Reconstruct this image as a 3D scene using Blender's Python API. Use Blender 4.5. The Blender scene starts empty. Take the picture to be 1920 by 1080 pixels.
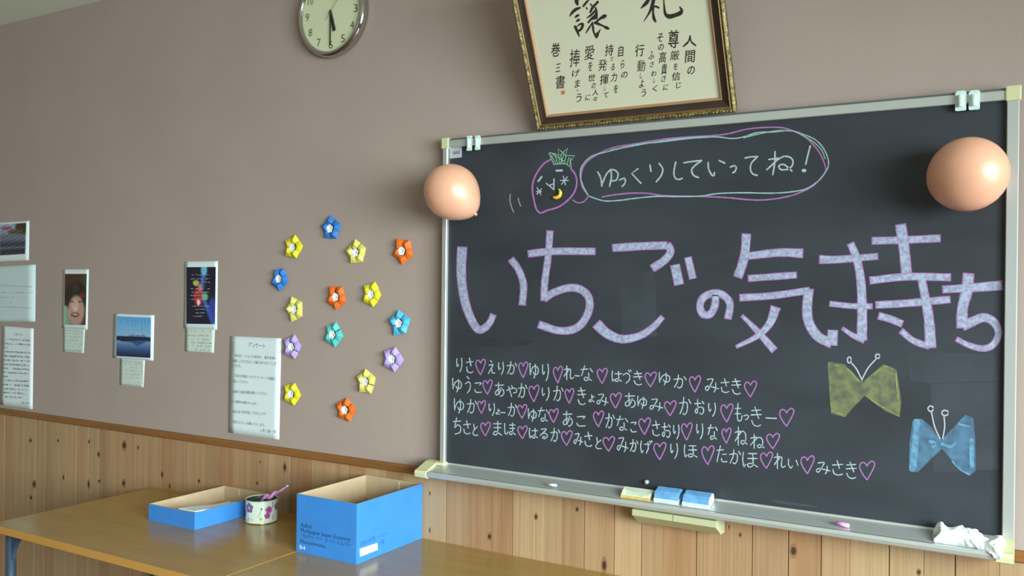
import bpy, bmesh, math, random
import numpy as np
from mathutils import Vector, Matrix

random.seed(7)
S = bpy.context.scene
COL = S.collection

# ------------------------------------------------------------------ camera
FPX = 1658.0
YAW, PIT, ROL = .5331, -.0026, .0104
fw = np.array([-math.sin(YAW)*math.cos(PIT), math.cos(YAW)*math.cos(PIT), math.sin(PIT)])
r0 = np.array([math.cos(YAW), math.sin(YAW), 0]); u0 = np.cross(r0, fw)
rt = r0*math.cos(ROL)+u0*math.sin(ROL); up = -r0*math.sin(ROL)+u0*math.cos(ROL)
CAM = np.array([0, -2.63, 1.6243])
cd = bpy.data.cameras.new('camera'); cam = bpy.data.objects.new('camera', cd); COL.objects.link(cam)
cd.sensor_width = 36; cd.lens = FPX/1920*36; cd.clip_start = .01
m = Matrix.Identity(4)
for i in range(3):
    m[i][0] = rt[i]; m[i][1] = up[i]; m[i][2] = -fw[i]; m[i][3] = CAM[i]
cam.matrix_world = m
S.camera = cam

# ------------------------------------------------------------------ light and exposure
S.view_settings.view_transform = 'Standard'; S.view_settings.look = 'None'
S.view_settings.gamma = 1; S.view_settings.use_curve_mapping = False
S.view_settings.exposure = -0.24
W = bpy.data.worlds.new('world'); S.world = W; W.use_nodes = True
W.node_tree.nodes['Background'].inputs[0].default_value = (.78, .95, 1, 1)
W.node_tree.nodes['Background'].inputs[1].default_value = 1.0
def area(name, loc, rot, sx, sy, power, col, spread=180):
    l = bpy.data.lights.new(name, 'AREA'); l.shape = 'RECTANGLE'; l.size = sx; l.size_y = sy
    l.energy = power; l.color = col; l.spread = math.radians(spread)
    o = bpy.data.objects.new(name, l); COL.objects.link(o); o.location = loc; o.rotation_euler = rot
    return o
# daylight through the windows of the right-hand wall
area('window_daylight', (2.66, -3.1, 1.72), (0, math.radians(66), math.radians(-8)), 1.7, 3.5, 430, (.82, 1.0, .99), 110)
# weak fill lamp, added behind the camera to lift the room
area('rear_fill', (-1.6, -7.1, 1.75), (math.radians(90), 0, 0), 3.4, 1.7, 3, (.86, 1.0, .98))

# ------------------------------------------------------------------ helpers
def lin(c):
    c = [x/255 for x in c]
    return tuple((x/12.92 if x <= .04045 else ((x+.055)/1.055)**2.4) for x in c)+(1,)
def ray(x, y): return rt*(x-960)/FPX+up*(540-y)/FPX+fw
def P(x, y, yy=0.0):
    v = ray(x, y); t = (yy-CAM[1])/v[1]; return CAM+v*t
def T(x, y, z):
    v = ray(x, y); t = (z-CAM[2])/v[2]; return CAM+v*t

MATS = {}
def mat(name, col, rough=.6, metal=0, spec=.5, noise=0, nscale=20, col2=None, stretch=(1, 1, 1), bump=0, bscale=60, coat=0, alpha=1, trans=0, rnd=0, detail=4, sss=0):
    if name in MATS: return MATS[name]
    M = bpy.data.materials.new(name); M.use_nodes = True; N = M.node_tree.nodes; L = M.node_tree.links
    b = N['Principled BSDF']; c = lin(col)
    b.inputs['Base Color'].default_value = c; b.inputs['Roughness'].default_value = rough
    b.inputs['Metallic'].default_value = metal; b.inputs['Specular IOR Level'].default_value = spec
    b.inputs['Coat Weight'].default_value = coat; b.inputs['Alpha'].default_value = alpha
    b.inputs['Transmission Weight'].default_value = trans
    if sss:
        b.inputs['Subsurface Weight'].default_value = sss; b.inputs['Subsurface Scale'].default_value = .02
    tc = N.new('ShaderNodeTexCoord'); mp = N.new('ShaderNodeMapping'); mp.inputs['Scale'].default_value = stretch
    L.new(tc.outputs['Object'], mp.inputs['Vector'])
    if rnd:
        oi0 = N.new('ShaderNodeObjectInfo'); va_ = N.new('ShaderNodeVectorMath'); va_.operation = 'ADD'; mu = N.new('ShaderNodeMath'); mu.operation = 'MULTIPLY'; mu.inputs[1].default_value = 37
        L.new(oi0.outputs['Random'], mu.inputs[0]); L.new(mp.outputs[0], va_.inputs[0]); L.new(mu.outputs[0], va_.inputs[1]); mp = va_
    out = None
    if noise:
        n = N.new('ShaderNodeTexNoise'); n.inputs['Scale'].default_value = nscale; n.inputs['Detail'].default_value = detail
        L.new(mp.outputs[0], n.inputs['Vector'])
        mx = N.new('ShaderNodeMix'); mx.data_type = 'RGBA'
        c2 = lin(col2) if col2 else tuple(v*(1-noise) for v in c[:3])+(1,)
        mx.inputs['A'].default_value = c; mx.inputs['B'].default_value = c2
        rp = N.new('ShaderNodeMapRange'); rp.inputs['From Min'].default_value = .35; rp.inputs['From Max'].default_value = .65
        rp.inputs['To Max'].default_value = noise if col2 else 1
        L.new(n.outputs[0], rp.inputs['Value']); L.new(rp.outputs[0], mx.inputs['Factor'])
        out = mx.outputs['Result']
    if rnd:
        n3 = N.new('ShaderNodeTexNoise'); n3.inputs['Scale'].default_value = 30; n3.inputs['Detail'].default_value = 3; m3 = N.new('ShaderNodeMapping'); m3.inputs['Scale'].default_value = (.9, .1, .02)
        L.new(mp.outputs[0], m3.inputs['Vector']); L.new(m3.outputs[0], n3.inputs['Vector'])
        r3 = N.new('ShaderNodeMapRange'); r3.inputs['From Min'].default_value = .56; r3.inputs['From Max'].default_value = .66; r3.inputs['To Max'].default_value = .45; L.new(n3.outputs[0], r3.inputs['Value'])
        x3 = N.new('ShaderNodeMix'); x3.data_type = 'RGBA'; x3.inputs['B'].default_value = lin((140, 96, 62)); L.new(out, x3.inputs['A']); L.new(r3.outputs[0], x3.inputs['Factor']); out = x3.outputs['Result']
        oi = N.new('ShaderNodeObjectInfo'); hs = N.new('ShaderNodeHueSaturation'); mr = N.new('ShaderNodeMapRange')
        mr.inputs['To Min'].default_value = 1-rnd; mr.inputs['To Max'].default_value = 1+rnd
        L.new(oi.outputs['Random'], mr.inputs['Value']); L.new(mr.outputs[0], hs.inputs['Value'])
        if out: L.new(out, hs.inputs['Color'])
        else: hs.inputs['Color'].default_value = c
        out = hs.outputs[0]
    if out: L.new(out, b.inputs['Base Color'])
    if bump:
        n2 = N.new('ShaderNodeTexNoise'); n2.inputs['Scale'].default_value = bscale; n2.inputs['Detail'].default_value = 3
        L.new(mp.outputs[0], n2.inputs['Vector'])
        bp = N.new('ShaderNodeBump'); bp.inputs['Strength'].default_value = bump; bp.inputs['Distance'].default_value = .002
        L.new(n2.outputs[0], bp.inputs['Height']); L.new(bp.outputs[0], b.inputs['Normal'])
    MATS[name] = M
    return M

def mesh_obj(name, verts, faces, mats, parent=None, smooth=False, midx=None, loc=None):
    me = bpy.data.meshes.new(name); me.from_pydata([tuple(map(float, v)) for v in verts], [], faces); me.validate()
    for mm in (mats if isinstance(mats, (list, tuple)) else [mats]): me.materials.append(mm)
    if midx:
        for p, i in zip(me.polygons, midx): p.material_index = i
    if smooth:
        for p in me.polygons: p.use_smooth = True
    o = bpy.data.objects.new(name, me); COL.objects.link(o)
    if loc is not None: o.location = loc
    if parent: attach(o, parent)
    return o
def world_of(o):
    m_ = Matrix.LocRotScale(o.location, o.rotation_euler, o.scale)
    return world_of(o.parent) @ o.matrix_parent_inverse @ m_ if o.parent else m_
def attach(o, parent):
    o.parent = parent; o.matrix_parent_inverse = world_of(parent).inverted()
def bm_obj(name, bm, mats, parent=None, smooth=False, loc=None):
    me = bpy.data.meshes.new(name); bmesh.ops.recalc_face_normals(bm, faces=bm.faces); bm.to_mesh(me); bm.free()
    for mm in (mats if isinstance(mats, (list, tuple)) else [mats]): me.materials.append(mm)
    if smooth:
        for p in me.polygons: p.use_smooth = True
    o = bpy.data.objects.new(name, me); COL.objects.link(o)
    if loc is not None: o.location = loc
    if parent: attach(o, parent)
    return o
def box(name, a, b, M, parent=None, bev=0, seg=1):
    bm = bmesh.new(); bmesh.ops.create_cube(bm, size=1)
    for v in bm.verts:
        for i in range(3): v.co[i] = (a[i]+b[i])/2+v.co[i]*(b[i]-a[i])
    if bev: bmesh.ops.bevel(bm, geom=bm.edges[:], offset=bev, segments=seg, affect='EDGES', profile=.6)
    return bm_obj(name, bm, M, parent)
def extrude_x(name, prof, x0, x1, M, parent=None, smooth=False):
    n = len(prof); vs = [(x0, y, z) for y, z in prof]+[(x1, y, z) for y, z in prof]
    fs = [(i, (i+1) % n, n+(i+1) % n, n+i) for i in range(n)]+[tuple(range(n))[::-1], tuple(range(n, 2*n))]
    bm = bmesh.new(); vv = [bm.verts.new(v) for v in vs]
    for f in fs: bm.faces.new([vv[i] for i in f])
    return bm_obj(name, bm, M, parent, smooth)
def tag(o, label=None, cat=None, group=None, kind=None):
    if label: o['label'] = label
    if cat: o['category'] = cat
    if group: o['group'] = group
    if kind: o['kind'] = kind
    return o
def empty(name, loc, label, cat, group=None):
    o = bpy.data.objects.new(name, None); COL.objects.link(o); o.location = tuple(map(float, loc)); o.empty_display_size = .05
    return tag(o, label, cat, group)

def smoothline(pts, n=6):
    pts = [np.array(p, float) for p in pts]
    if len(pts) < 3: return pts
    q = [2*pts[0]-pts[1]]+pts+[2*pts[-1]-pts[-2]]; out = []
    for i in range(1, len(q)-2):
        for k in range(n):
            t = k/n
            out.append(.5*((2*q[i])+(-q[i-1]+q[i+1])*t+(2*q[i-1]-5*q[i]+4*q[i+1]-q[i+2])*t*t+(-q[i-1]+3*q[i]-3*q[i+1]+q[i+2])*t**3))
    out.append(pts[-1]); return out
LAY = [0]
class Ink:
    """flat marks on a surface: pixel polylines become ribbons on the plane given by fn"""
    def __init__(s, fn): s.v = []; s.f = []; s.m = []; s.fn = fn; s.k = 0
    def poly(s, pts, mi=0, lift=0):
        o = len(s.v); s.v += [s.fn(p[0], p[1], lift) for p in pts]; s.f.append(tuple(range(o, o+len(pts)))); s.m.append(mi)
    def stroke(s, pts, w, mi=0, lift=0, cap=True, n=6, jit=0, ext=0):
        s.k += 1; lift += (s.k % 12)*.00002
        if len(pts[0]) == 2: pts = [(p[0], p[1], w) for p in pts]
        sp = smoothline(pts, n)
        if ext:
            a, b = sp[0].copy(), sp[-1].copy()
            da = a[:2]-sp[1][:2]; db = b[:2]-sp[-2][:2]
            sp[0][:2] += da/np.linalg.norm(da)*ext; sp[-1][:2] += db/np.linalg.norm(db)*ext
        L = []; R = []
        for i, p in enumerate(sp):
            d = sp[min(i+1, len(sp)-1)][:2]-sp[max(i-1, 0)][:2]; ln = np.linalg.norm(d) or 1; d = d/ln
            nrm = np.array([-d[1], d[0]]); h = max(.2, p[2]/2*(1+random.uniform(-jit, jit)))
            L.append(p[:2]+nrm*h); R.append(p[:2]-nrm*h)
        if cap:
            d0 = sp[0][:2]-sp[1][:2]; d0 /= (np.linalg.norm(d0) or 1); d1 = sp[-1][:2]-sp[-2][:2]; d1 /= (np.linalg.norm(d1) or 1)
            a = sp[0][:2]+d0*sp[0][2]*.35; b = sp[-1][:2]+d1*sp[-1][2]*.35
            L = [a+(L[0]-sp[0][:2])*.55]+L+[b+(L[-1]-sp[-1][:2])*.55]; R = [a+(R[0]-sp[0][:2])*.55]+R+[b+(R[-1]-sp[-1][:2])*.55]
        o = len(s.v)
        for l, r in zip(L, R): s.v += [s.fn(l[0], l[1], lift), s.fn(r[0], r[1], lift)]
        for i in range(len(L)-1): s.f.append((o+2*i, o+2*i+1, o+2*i+3, o+2*i+2)); s.m.append(mi)
    def blob(s, x, y, rx, ry=None, mi=0, lift=0, n=12):
        ry = ry or rx; s.k += 1; lift += (s.k % 12)*.00002
        s.poly([(x+rx*math.cos(a*2*math.pi/n), y+ry*math.sin(a*2*math.pi/n)) for a in range(n)], mi, lift)
    def build(s, name, mats, parent=None): return mesh_obj(name, s.v, s.f, mats, parent, midx=s.m)

GL = {}
def glyphs(text, bold=0):
    """outline of a printed text as a flat mesh in a 0..1 box, with its aspect"""
    if text in GL: return GL[text]
    cu = bpy.data.curves.new('t', 'FONT'); cu.body = text; cu.resolution_u = 2; cu.offset = bold
    o = bpy.data.objects.new('t', cu); COL.objects.link(o)
    dg = bpy.context.evaluated_depsgraph_get(); e = o.evaluated_get(dg); me = e.to_mesh()
    v = np.array([q.co[:2] for q in me.vertices]) if len(me.vertices) else np.zeros((0, 2)); f = [tuple(p.vertices) for p in me.polygons]
    e.to_mesh_clear(); bpy.data.objects.remove(o); bpy.data.curves.remove(cu)
    if len(v):
        lo = v.min(0); hi = v.max(0); v = (v-lo)/np.maximum(hi-lo, 1e-6)
    GL[text] = (v, f); return GL[text]
def put_text(ink, text, tl, tr, h, mi=0, lift=0, skew=0, bold=0):
    """tl,tr: pixel ends of the top of the line; h: height in pixels (down)"""
    v, f = glyphs(text, bold); o = len(ink.v)
    for a, b in v:
        x = tl[0]+(tr[0]-tl[0])*a+skew*(b-.5); y = tl[1]+(tr[1]-tl[1])*a+h*(1-b)
        ink.v.append(ink.fn(x, y, lift))
    ink.f += [tuple(o+i for i in q) for q in f]; ink.m += [mi]*len(f)

# ------------------------------------------------------------------ materials
m_wall = mat('wall_paint', (176, 155, 147), .85, noise=.05, nscale=3, bump=.15, bscale=300)
m_ceil = mat('ceiling_paint', (234, 236, 220), .9)
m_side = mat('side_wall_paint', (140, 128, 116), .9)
m_floor = mat('floor_boards', (104, 80, 58), .4, noise=.3, nscale=6, stretch=(1, 8, 1))
m_rail = mat('rail_wood', (150, 98, 50), .45, noise=.25, nscale=4, stretch=(1, 20, 20))
def wood_plank():
    M = mat('plank_pine', (178, 141, 106), .6, noise=.5, col2=(158, 118, 82), nscale=6, stretch=(9, 1, .25), bump=.12, bscale=20, rnd=.08)
    return M
m_plank = wood_plank()
m_plank2 = mat('plank_pine_light', (186, 152, 115), .6, noise=.5, col2=(170, 132, 96), nscale=6, stretch=(12, 1, .3), bump=.12, bscale=20, rnd=.1)
m_plank3 = mat('plank_pine_dark', (172, 130, 94), .6, noise=.6, col2=(146, 104, 72), nscale=5, stretch=(8, 1, .4), bump=.12, bscale=20, rnd=.1)
m_draw = mat('drawer_plastic', (184, 182, 144), .45)
m_knot = mat('knot_core', (70, 44, 32), .7)
m_knot2 = mat('knot_ring', (146, 106, 74), .7)
m_groove = mat('groove_dark', (92, 64, 40), .9)
m_alu = mat('aluminium', (205, 206, 203), .38, metal=.55)
m_alud = mat('aluminium_dark', (105, 108, 112), .5, metal=.4)
m_cream = mat('cream_plastic', (212, 210, 164), .4)
m_slate = mat('slate', (48, 50, 56), .5, noise=.7, col2=(62, 66, 74), nscale=2.2, stretch=(1, 1, 2.4), detail=6, spec=.4)
m_white = mat('white_paper', (228, 236, 240), .8, bump=.1, bscale=30)
m_ink = mat('print_ink', (66, 70, 84), .8)
m_inkl = mat('faint_ink', (150, 160, 165), .8)
def chalk(name, col, gap, sc=420):
    return mat(name, col, 1, noise=gap, col2=(66, 70, 80), nscale=sc, spec=.1, detail=2)
c_white = chalk('chalk_white', (188, 202, 212), .5, 330)
c_fill = chalk('chalk_lavender_white', (174, 178, 204), .42, 110)
c_pink = chalk('chalk_pink', (180, 118, 184), .35)
c_green = chalk('chalk_green', (150, 196, 170), .5)
c_yel = chalk('chalk_yellow', (124, 127, 90), .6, 40)
c_blue = chalk('chalk_blue', (90, 124, 154), .55, 40)
c_smear = mat('chalk_smear', (58, 62, 71), .7, noise=.9, col2=(51, 54, 61), nscale=12, detail=5)
c_smeard = mat('wiped_patch', (42, 44, 50), .6, noise=.8, col2=(48, 50, 56), nscale=10)

# ------------------------------------------------------------------ the room
X0, X1, Y1, ZC = -6.6, 2.5, -7.0, 2.963
wall = box('wall_back', (X0-.1, 0, -.02), (X1+.1, .12, ZC+.1), m_wall); tag(wall, kind='structure')
tag(box('wall_left', (X0-.12, Y1, 0), (X0, 0, ZC), m_side), kind='structure')
tag(box('floor', (X0-.1, Y1-.1, -.1), (X1+.1, 0, 0), m_floor), kind='structure')
tag(box('ceiling', (X0-.1, Y1-.1, ZC), (X1+.1, 0, ZC+.1), m_ceil), kind='structure')
def holed(name, axis, pos, th, a0, a1, z0, z1, holes_, M):
    """wall with one window opening, as four blocks in one mesh"""
    (h0, h1, k0, k1) = holes_
    bm = bmesh.new()
    for (p, q, r, s) in ((a0, h0, z0, z1), (h1, a1, z0, z1), (h0, h1, z0, k0), (h0, h1, k1, z1)):
        g = bmesh.ops.create_cube(bm, size=1)['verts']
        for v in g:
            A = (p+q)/2+v.co.x*(q-p); T_ = pos+th/2+v.co.y*th; Z = (r+s)/2+v.co.z*(s-r)
            v.co = (T_, A, Z) if axis == 'x' else (A, T_, Z)
    return tag(bm_obj(name, bm, M), kind='structure')
holed('wall_right', 'x', X1, .12, Y1, 0, 0, ZC, (-4.5, -.9, .85, 2.65), m_side)
holed('wall_front', 'y', Y1-.12, .12, X0, X1, 0, ZC, (-3.4, .2, .9, 2.6), m_side)
m_wf = mat('window_aluminium', (200, 202, 200), .4, metal=.5)
def winframe(name, axis, pos, a0, a1, z0, z1, n):
    bm = bmesh.new(); t = .04
    bars = [(a0, a1, z0, z0+t), (a0, a1, z1-t, z1)]+[(a0+(a1-a0-t)*i/n, a0+(a1-a0-t)*i/n+t, z0+t, z1-t) for i in range(n+1)]
    for (p, q, r, s) in bars:
        for v in bmesh.ops.create_cube(bm, size=1)['verts']:
            A = (p+q)/2+v.co.x*(q-p); T_ = pos+v.co.y*.05; Z = (r+s)/2+v.co.z*(s-r)
            v.co = (T_, A, Z) if axis == 'x' else (A, T_, Z)
    return tag(bm_obj(name, bm, m_wf), kind='structure')
winframe('window_1', 'x', X1+.05, -4.5, -.9, .85, 2.65, 3)
winframe('window_2', 'y', Y1-.05, -3.4, .2, .9, 2.6, 3)
# chair rail
RZ0, RZ1 = .928, .957
rail = extrude_x('trim_1', [(0, RZ0), (0, RZ1), (-.016, RZ1), (-.021, RZ1-.005), (-.021, RZ0+.004), (-.017, RZ0)], X0, X1, m_rail)
tag(rail, kind='structure')
# wainscot planks, one by one
seams = [-1.81, -1.715, -1.62, -1.533, -1.411, -1.345, -1.261, -1.154, -1.06, -.989, -.88, -.80, -.71, -.605, -.514, -.436, -.334, -.247, -.172, -.069, .03]
wide = {-1.81, -1.533, -1.261, -1.154, -1.06, -.88, -.71, -.605, -.514, -.334, -2.576, -2.992, -3.278, -2.704, -.172}
left = [-1.91, -2.0, -2.085, -2.18, -2.27, -2.37, -2.46, -2.576, -2.64, -2.704, -2.80, -2.895, -2.992, -3.08, -3.18, -3.278]
x = -3.278
while x > X0+.1: x -= random.uniform(.08, .105); left.append(x)
seams = sorted(left+seams); x = seams[-1]
while x < X1-.1: x += random.uniform(.085, .11); seams.append(min(x, X1))
planks = []
for a, b in zip(seams[:-1], seams[1:]):
    g0 = .0013 if a in wide else .0004; g1 = .0013 if b in wide else .0004
    t = .012+random.uniform(0, .0012)
    mm = random.choices([m_plank, m_plank2, m_plank3], [5, 3, 2])[0]
    bm = bmesh.new()
    for v in bmesh.ops.create_cube(bm, size=1)['verts']:
        v.co = (v.co.x*(b-a-g0-g1), v.co.y*t, v.co.z*(RZ0-.06))
    bmesh.ops.bevel(bm, geom=[e for e in bm.edges if abs(e.verts[0].co.z-e.verts[1].co.z) > .1 and e.verts[0].co.y < 0], offset=.0005, segments=1, affect='EDGES')
    o = bm_obj('plank', bm, mm, wall, loc=((a+g0+b-g1)/2, -t/2, (RZ0+.06)/2))
    planks.append((a, b, o, t))
tag(box('baseboard_back', (X0, -.018, 0), (X1, 0, .06), m_rail, bev=.003), kind='structure')
knots = [(57, 826, 3, 4), (109, 826, 2, 3), (167, 828, 2, 4), (185, 852, 3, 5), (233, 835, 5, 9), (64, 908, 4, 7), (58, 933, 3, 4), (166, 908, 3, 8), (186, 902, 3, 3), (232, 906, 4, 7),
         (304, 890, 3, 7), (318, 912, 2, 6), (373, 902, 3, 4), (482, 906, 3, 3), (1082, 955, 4, 5), (1005, 969, 4, 6), (918, 1006, 5, 7), (806, 925, 1.6, 4), (806, 994, 1.6, 5),
         (1388, 1003, 3, 5), (1367, 988, 1.6, 5), (1488, 1033, 8, 12), (1723, 1073, 5, 6), (1133, 1060, 6, 14), (259, 839, 2, 4), (534, 876, 4, 9), (488, 866, 1.5, 3), (119, 895, 2, 5)]
for (px, py, rx, ry) in knots:
    p = P(px, py, -.013)
    for a, b, o, t in planks:
        if a < p[0] < b:
            k = Ink(lambda x, y, l, t=t: P(x, y, -t-.0003-l))
            c = P(px, py, -t); e = .004
            k.blob(px, py, rx*.95, ry*1.25, 1); k.blob(px, py, rx*.6, ry*.62, 0, .0003)
            ks = k.build('knot', [m_knot, m_knot2], o)
            break

# ------------------------------------------------------------------ chalkboard
BX0, BX1, BZ0, BZ1 = -1.818, -.036, .975, 2.143
YB = -.032; YF = -.045
board = empty('chalkboard', (-.93, -.03, .95), 'dark slate wall chalkboard in aluminium frame covered in chalk writing', 'chalkboard')
slate = box('writing_surface', (BX0+.004, YB, .955), (BX1-.004, -.023, BZ1-.006), m_slate, board)
box('top_rail', (BX0+.022, YF, BZ1-.031), (BX1-.026, -.0225, BZ1-.006), m_alu, board, .0015)
box('top_rail_dark_strip', (BX0+.022, YF+.004, BZ1-.0058), (BX1-.026, -.0225, BZ1), m_alud, board)  # darker strip along the top edge of the rail
box('side_rail', (BX0, YF, .985), (-1.798, -.0225, BZ1-.031), m_alu, board, .002)
box('side_rail', (-.064, YF, .96), (BX1, -.0225, BZ1-.031), m_alu, board, .002)
for xa, xb in ((BX0-.004, BX0+.025), (BX1-.031, BX1+.004)):
    tag(box('corner_cap', (xa, YF-.004, BZ1-.034), (xb, -.022, BZ1+.004), m_cream, board, .003, 2), 'cream plastic corner cap')
# tray
z0 = .990; TX0, TX1 = -1.845, -.062
extrude_x('chalk_tray', [(YB-.0005, z0+.003), (YB-.006, z0+.003), (YB-.008, z0-.002), (-.100, z0-.019), (-.104, z0-.023), (-.108, z0-.019), (-.114, z0-.020), (-.118, z0-.028), (-.116, z0-.037), (-.110, z0-.041), (-.095, z0-.043), (-.024, z0-.036), (-.024, z0-.010), (YB-.0005, z0-.010)], TX0+.02, TX1, m_alu, board)
box('tray_groove', (TX0+.03, -.1065, z0-.0232), (TX1, -.1015, z0-.0195), m_alud, board)
prof = [(YB-.0005, z0+.006), (YB-.02, z0+.004), (-.104, z0-.015), (-.117, z0-.018), (-.121, z0-.028), (-.118, z0-.041), (-.106, z0-.046), (-.0235, z0-.04), (-.0235, z0-.008), (YB-.0005, z0-.008)]
tag(extrude_x('tray_end_cap', prof, -1.872, -1.825, m_cream, board), 'cream plastic tray end')
tag(extrude_x('tray_end_cap', prof, -.0745, -.0355, m_cream, board), 'cream plastic tray end')
box('tray_corner_block', (-1.826, -.062, z0-.006), (-1.79, YB-.001, z0+.006), m_cream, board, .002)
# boxes under the tray
ub = [(-.024, .952), (-.108, .944), (-.110, .926), (-.104, .922), (-.060, .894), (-.024, .893)]
for xa, xb in ((-1.052, -.923), (-.921, -.790)):
    tag(extrude_x('under_tray_drawer', ub, xa, xb, m_draw, board), 'cream plastic drawer under the chalk tray')
bo = bmesh.new()
bmesh.ops.create_cone(bo, cap_ends=True, segments=20, radius1=.008, radius2=.006, depth=.010)
bolt = bm_obj('board_bolt', bo, m_alu, None, True); bolt.rotation_euler = (math.radians(90), 0, 0)
c = P(1212, 904, YB-.005); bolt.location = c; attach(bolt, board)
# sticker
fb = lambda off: (lambda x, y, l: P(x, y, YB-off-l))
k = Ink(fb(.0006)); k.poly([(843.5, 277.5), (866, 275.5), (866, 295), (843.5, 297.5)]); k.poly([(849, 284), (862, 283), (862, 288), (849, 290)], 1, .0002)
tag(k.build('maker_sticker', [mat('sticker', (190, 192, 200), .5), mat('sticker_grey', (135, 142, 150), .5)], slate), 'small silver grey sticker')
# wiped and smeared patches of chalk dust
k = Ink(fb(.0002))
for q in ([(1698, 672), (1712, 660), (1868, 664), (1870, 714), (1744, 719), (1706, 712)], [(1745, 720), (1870, 716), (1872, 880), (1750, 886)],
          [(1160, 520), (1228, 505), (1232, 630), (1165, 640)], [(1440, 935), (1520, 947), (1540, 953), (1462, 945)]):
    k = Ink(fb(.0002)); k.poly(q); k.build('chalk_dust', [c_smear], slate)
k = Ink(fb(.0002))
for q in ([(846, 630), (990, 636), (1000, 641), (985, 648), (850, 652)],):
    k.poly(q)
k.build('wiped_patch', [c_smeard], slate)

# title characters
def C5(x, y): return (840+x/3.5556, 410+y/3.5556)
def C6(x, y): return (1280+x/3.0968, 400+y/3.0968)
def big(strokes, conv, sc):
    k = Ink(fb(.0004))
    for st in strokes:
        pts, w = st
        pp = []
        for i, p in enumerate(pts):
            X, Y = conv(p[0], p[1]); ww = (w if not isinstance(w, tuple) else w[0]+(w[1]-w[0])*i/(len(pts)-1))/sc
            pp.append((X, Y, ww))
        n = 1 if len(pp) == 2 else 5
        k.stroke([(a, b, c_+.4) for a, b, c_ in pp], 0, 1, 0, cap=False, n=n, ext=1.2, jit=.05)
        k.stroke([(a, b, max(1, c_-3.0)) for a, b, c_ in pp], 0, 0, .0005, cap=False, n=n, ext=-1.2 if n > 1 else 0)
    return k.build('chalk_character', [c_fill, c_pink], slate)
s5, s6 = 3.5556, 3.0968
big([([(95, 190), (88, 330), (95, 450), (118, 570), (155, 670), (200, 738), (245, 728), (280, 690), (302, 640)], (68, 44)), ([(420, 270), (470, 340), (503, 440), (495, 575)], 48)], C5, s5)
big([([(680, 82), (668, 250), (645, 420), (640, 545)], 48), ([(535, 235), (700, 218), (980, 218)], 50), ([(640, 535), (700, 495), (800, 462), (880, 470), (935, 520), (942, 600), (900, 690), (830, 740), (730, 745), (605, 705)], 52)], C5, s5)
big([([(1098, 195), (1300, 183), (1460, 178)], 54), ([(1462, 170), (1484, 220), (1440, 280), (1362, 332)], 54), ([(990, 700), (1060, 765), (1160, 803), (1280, 780), (1370, 720), (1430, 655)], (70, 38)), ([(1513, 310), (1540, 438)], 68), ([(1600, 260), (1632, 398)], 50)], C5, s5)
big([([(190, 470), (187, 535), (160, 585), (118, 585), (100, 535), (125, 485), (190, 462), (245, 482), (275, 530), (262, 612)], 44)], C6, s6)
big([([(370, 120), (362, 230), (345, 300), (320, 370)], 54), ([(378, 248), (560, 228), (697, 232)], (44, 54)), ([(382, 378), (520, 368), (660, 358)], 40), ([(332, 490), (520, 478), (735, 448)], 42), ([(732, 440), (722, 560), (735, 640), (785, 715), (865, 755)], 58), ([(868, 765), (872, 680)], 60),
     ([(540, 545), (505, 640), (430, 715), (312, 775)], (60, 22)), ([(345, 595), (430, 680), (532, 795)], (22, 48))], C6, s6)
big([([(795, 268), (900, 268), (1132, 250)], (52, 38)), ([(975, 175), (1012, 270), (1035, 400), (1042, 560), (1040, 735)], (45, 62)), ([(855, 525), (980, 538), (1100, 540)], 34), ([(928, 668), (990, 710), (1055, 735)], (22, 42)),
     ([(1265, 65), (1285, 200), (1300, 350)], 64), ([(1100, 160), (1280, 155), (1495, 145)], 44), ([(1088, 390), (1300, 368), (1555, 372)], 46), ([(1122, 532), (1300, 522), (1552, 500)], 44), ([(1385, 370), (1410, 500), (1430, 620), (1440, 780)], (48, 66)), ([(1268, 682), (1340, 740), (1430, 772)], 38), ([(1138, 595), (1200, 612), (1275, 642)], 44)], C6, s6)
big([([(1660, 350), (1650, 450), (1625, 550), (1622, 665)], 66), ([(1510, 442), (1680, 432), (1855, 418)], (44, 58)), ([(1625, 655), (1680, 630), (1750, 605), (1810, 635), (1835, 700), (1800, 765), (1740, 785), (1660, 765), (1590, 730)], (60, 30))], C6, s6)

# speech bubble
def C3(x, y): return (1080+x/3.6923, 230+y/3.6923)
k = Ink(fb(.0005))
k.stroke([C3(*p) for p in [(85, 505), (42, 440), (35, 370), (60, 290), (140, 225), (250, 175), (420, 145), (600, 115), (760, 100), (940, 90), (1060, 75), (1200, 42), (1370, 32), (1470, 45), (1580, 95), (1640, 150), (1690, 215), (1725, 300), (1720, 350), (1650, 430), (1560, 480), (1450, 515), (1300, 535), (1180, 532), (1060, 520), (900, 512), (740, 508), (600, 505), (500, 490), (380, 488), (250, 502), (180, 515)]], 2.6, 0, jit=.15)
k.stroke([C3(*p) for p in [(85, 505), (50, 440), (30, 370), (42, 300), (110, 232), (240, 195), (430, 150), (600, 132), (760, 112), (960, 98), (1080, 110), (1160, 98), (1260, 68), (1370, 64), (1480, 55), (1570, 80), (1660, 120), (1720, 190), (1748, 270), (1735, 330), (1680, 400), (1600, 455), (1500, 478), (1350, 488), (1150, 485), (990, 490), (860, 508), (700, 512), (560, 510), (400, 525), (300, 538), (200, 542), (120, 520), (85, 505)]], 2.4, 1, .0003, jit=.15)
k.stroke([C3(*p) for p in [(240, 190), (400, 160), (600, 125), (760, 106), (900, 97)]], 2.2, 1, .0003)
k.stroke([C3(*p) for p in [(1160, 105), (1280, 75), (1400, 55), (1500, 58)]], 2.2, 2, .0003)
k.stroke([C3(*p) for p in [(1560, 85), (1640, 130), (1700, 190), (1725, 250)]], 2.2, 2, .0003)
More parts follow.
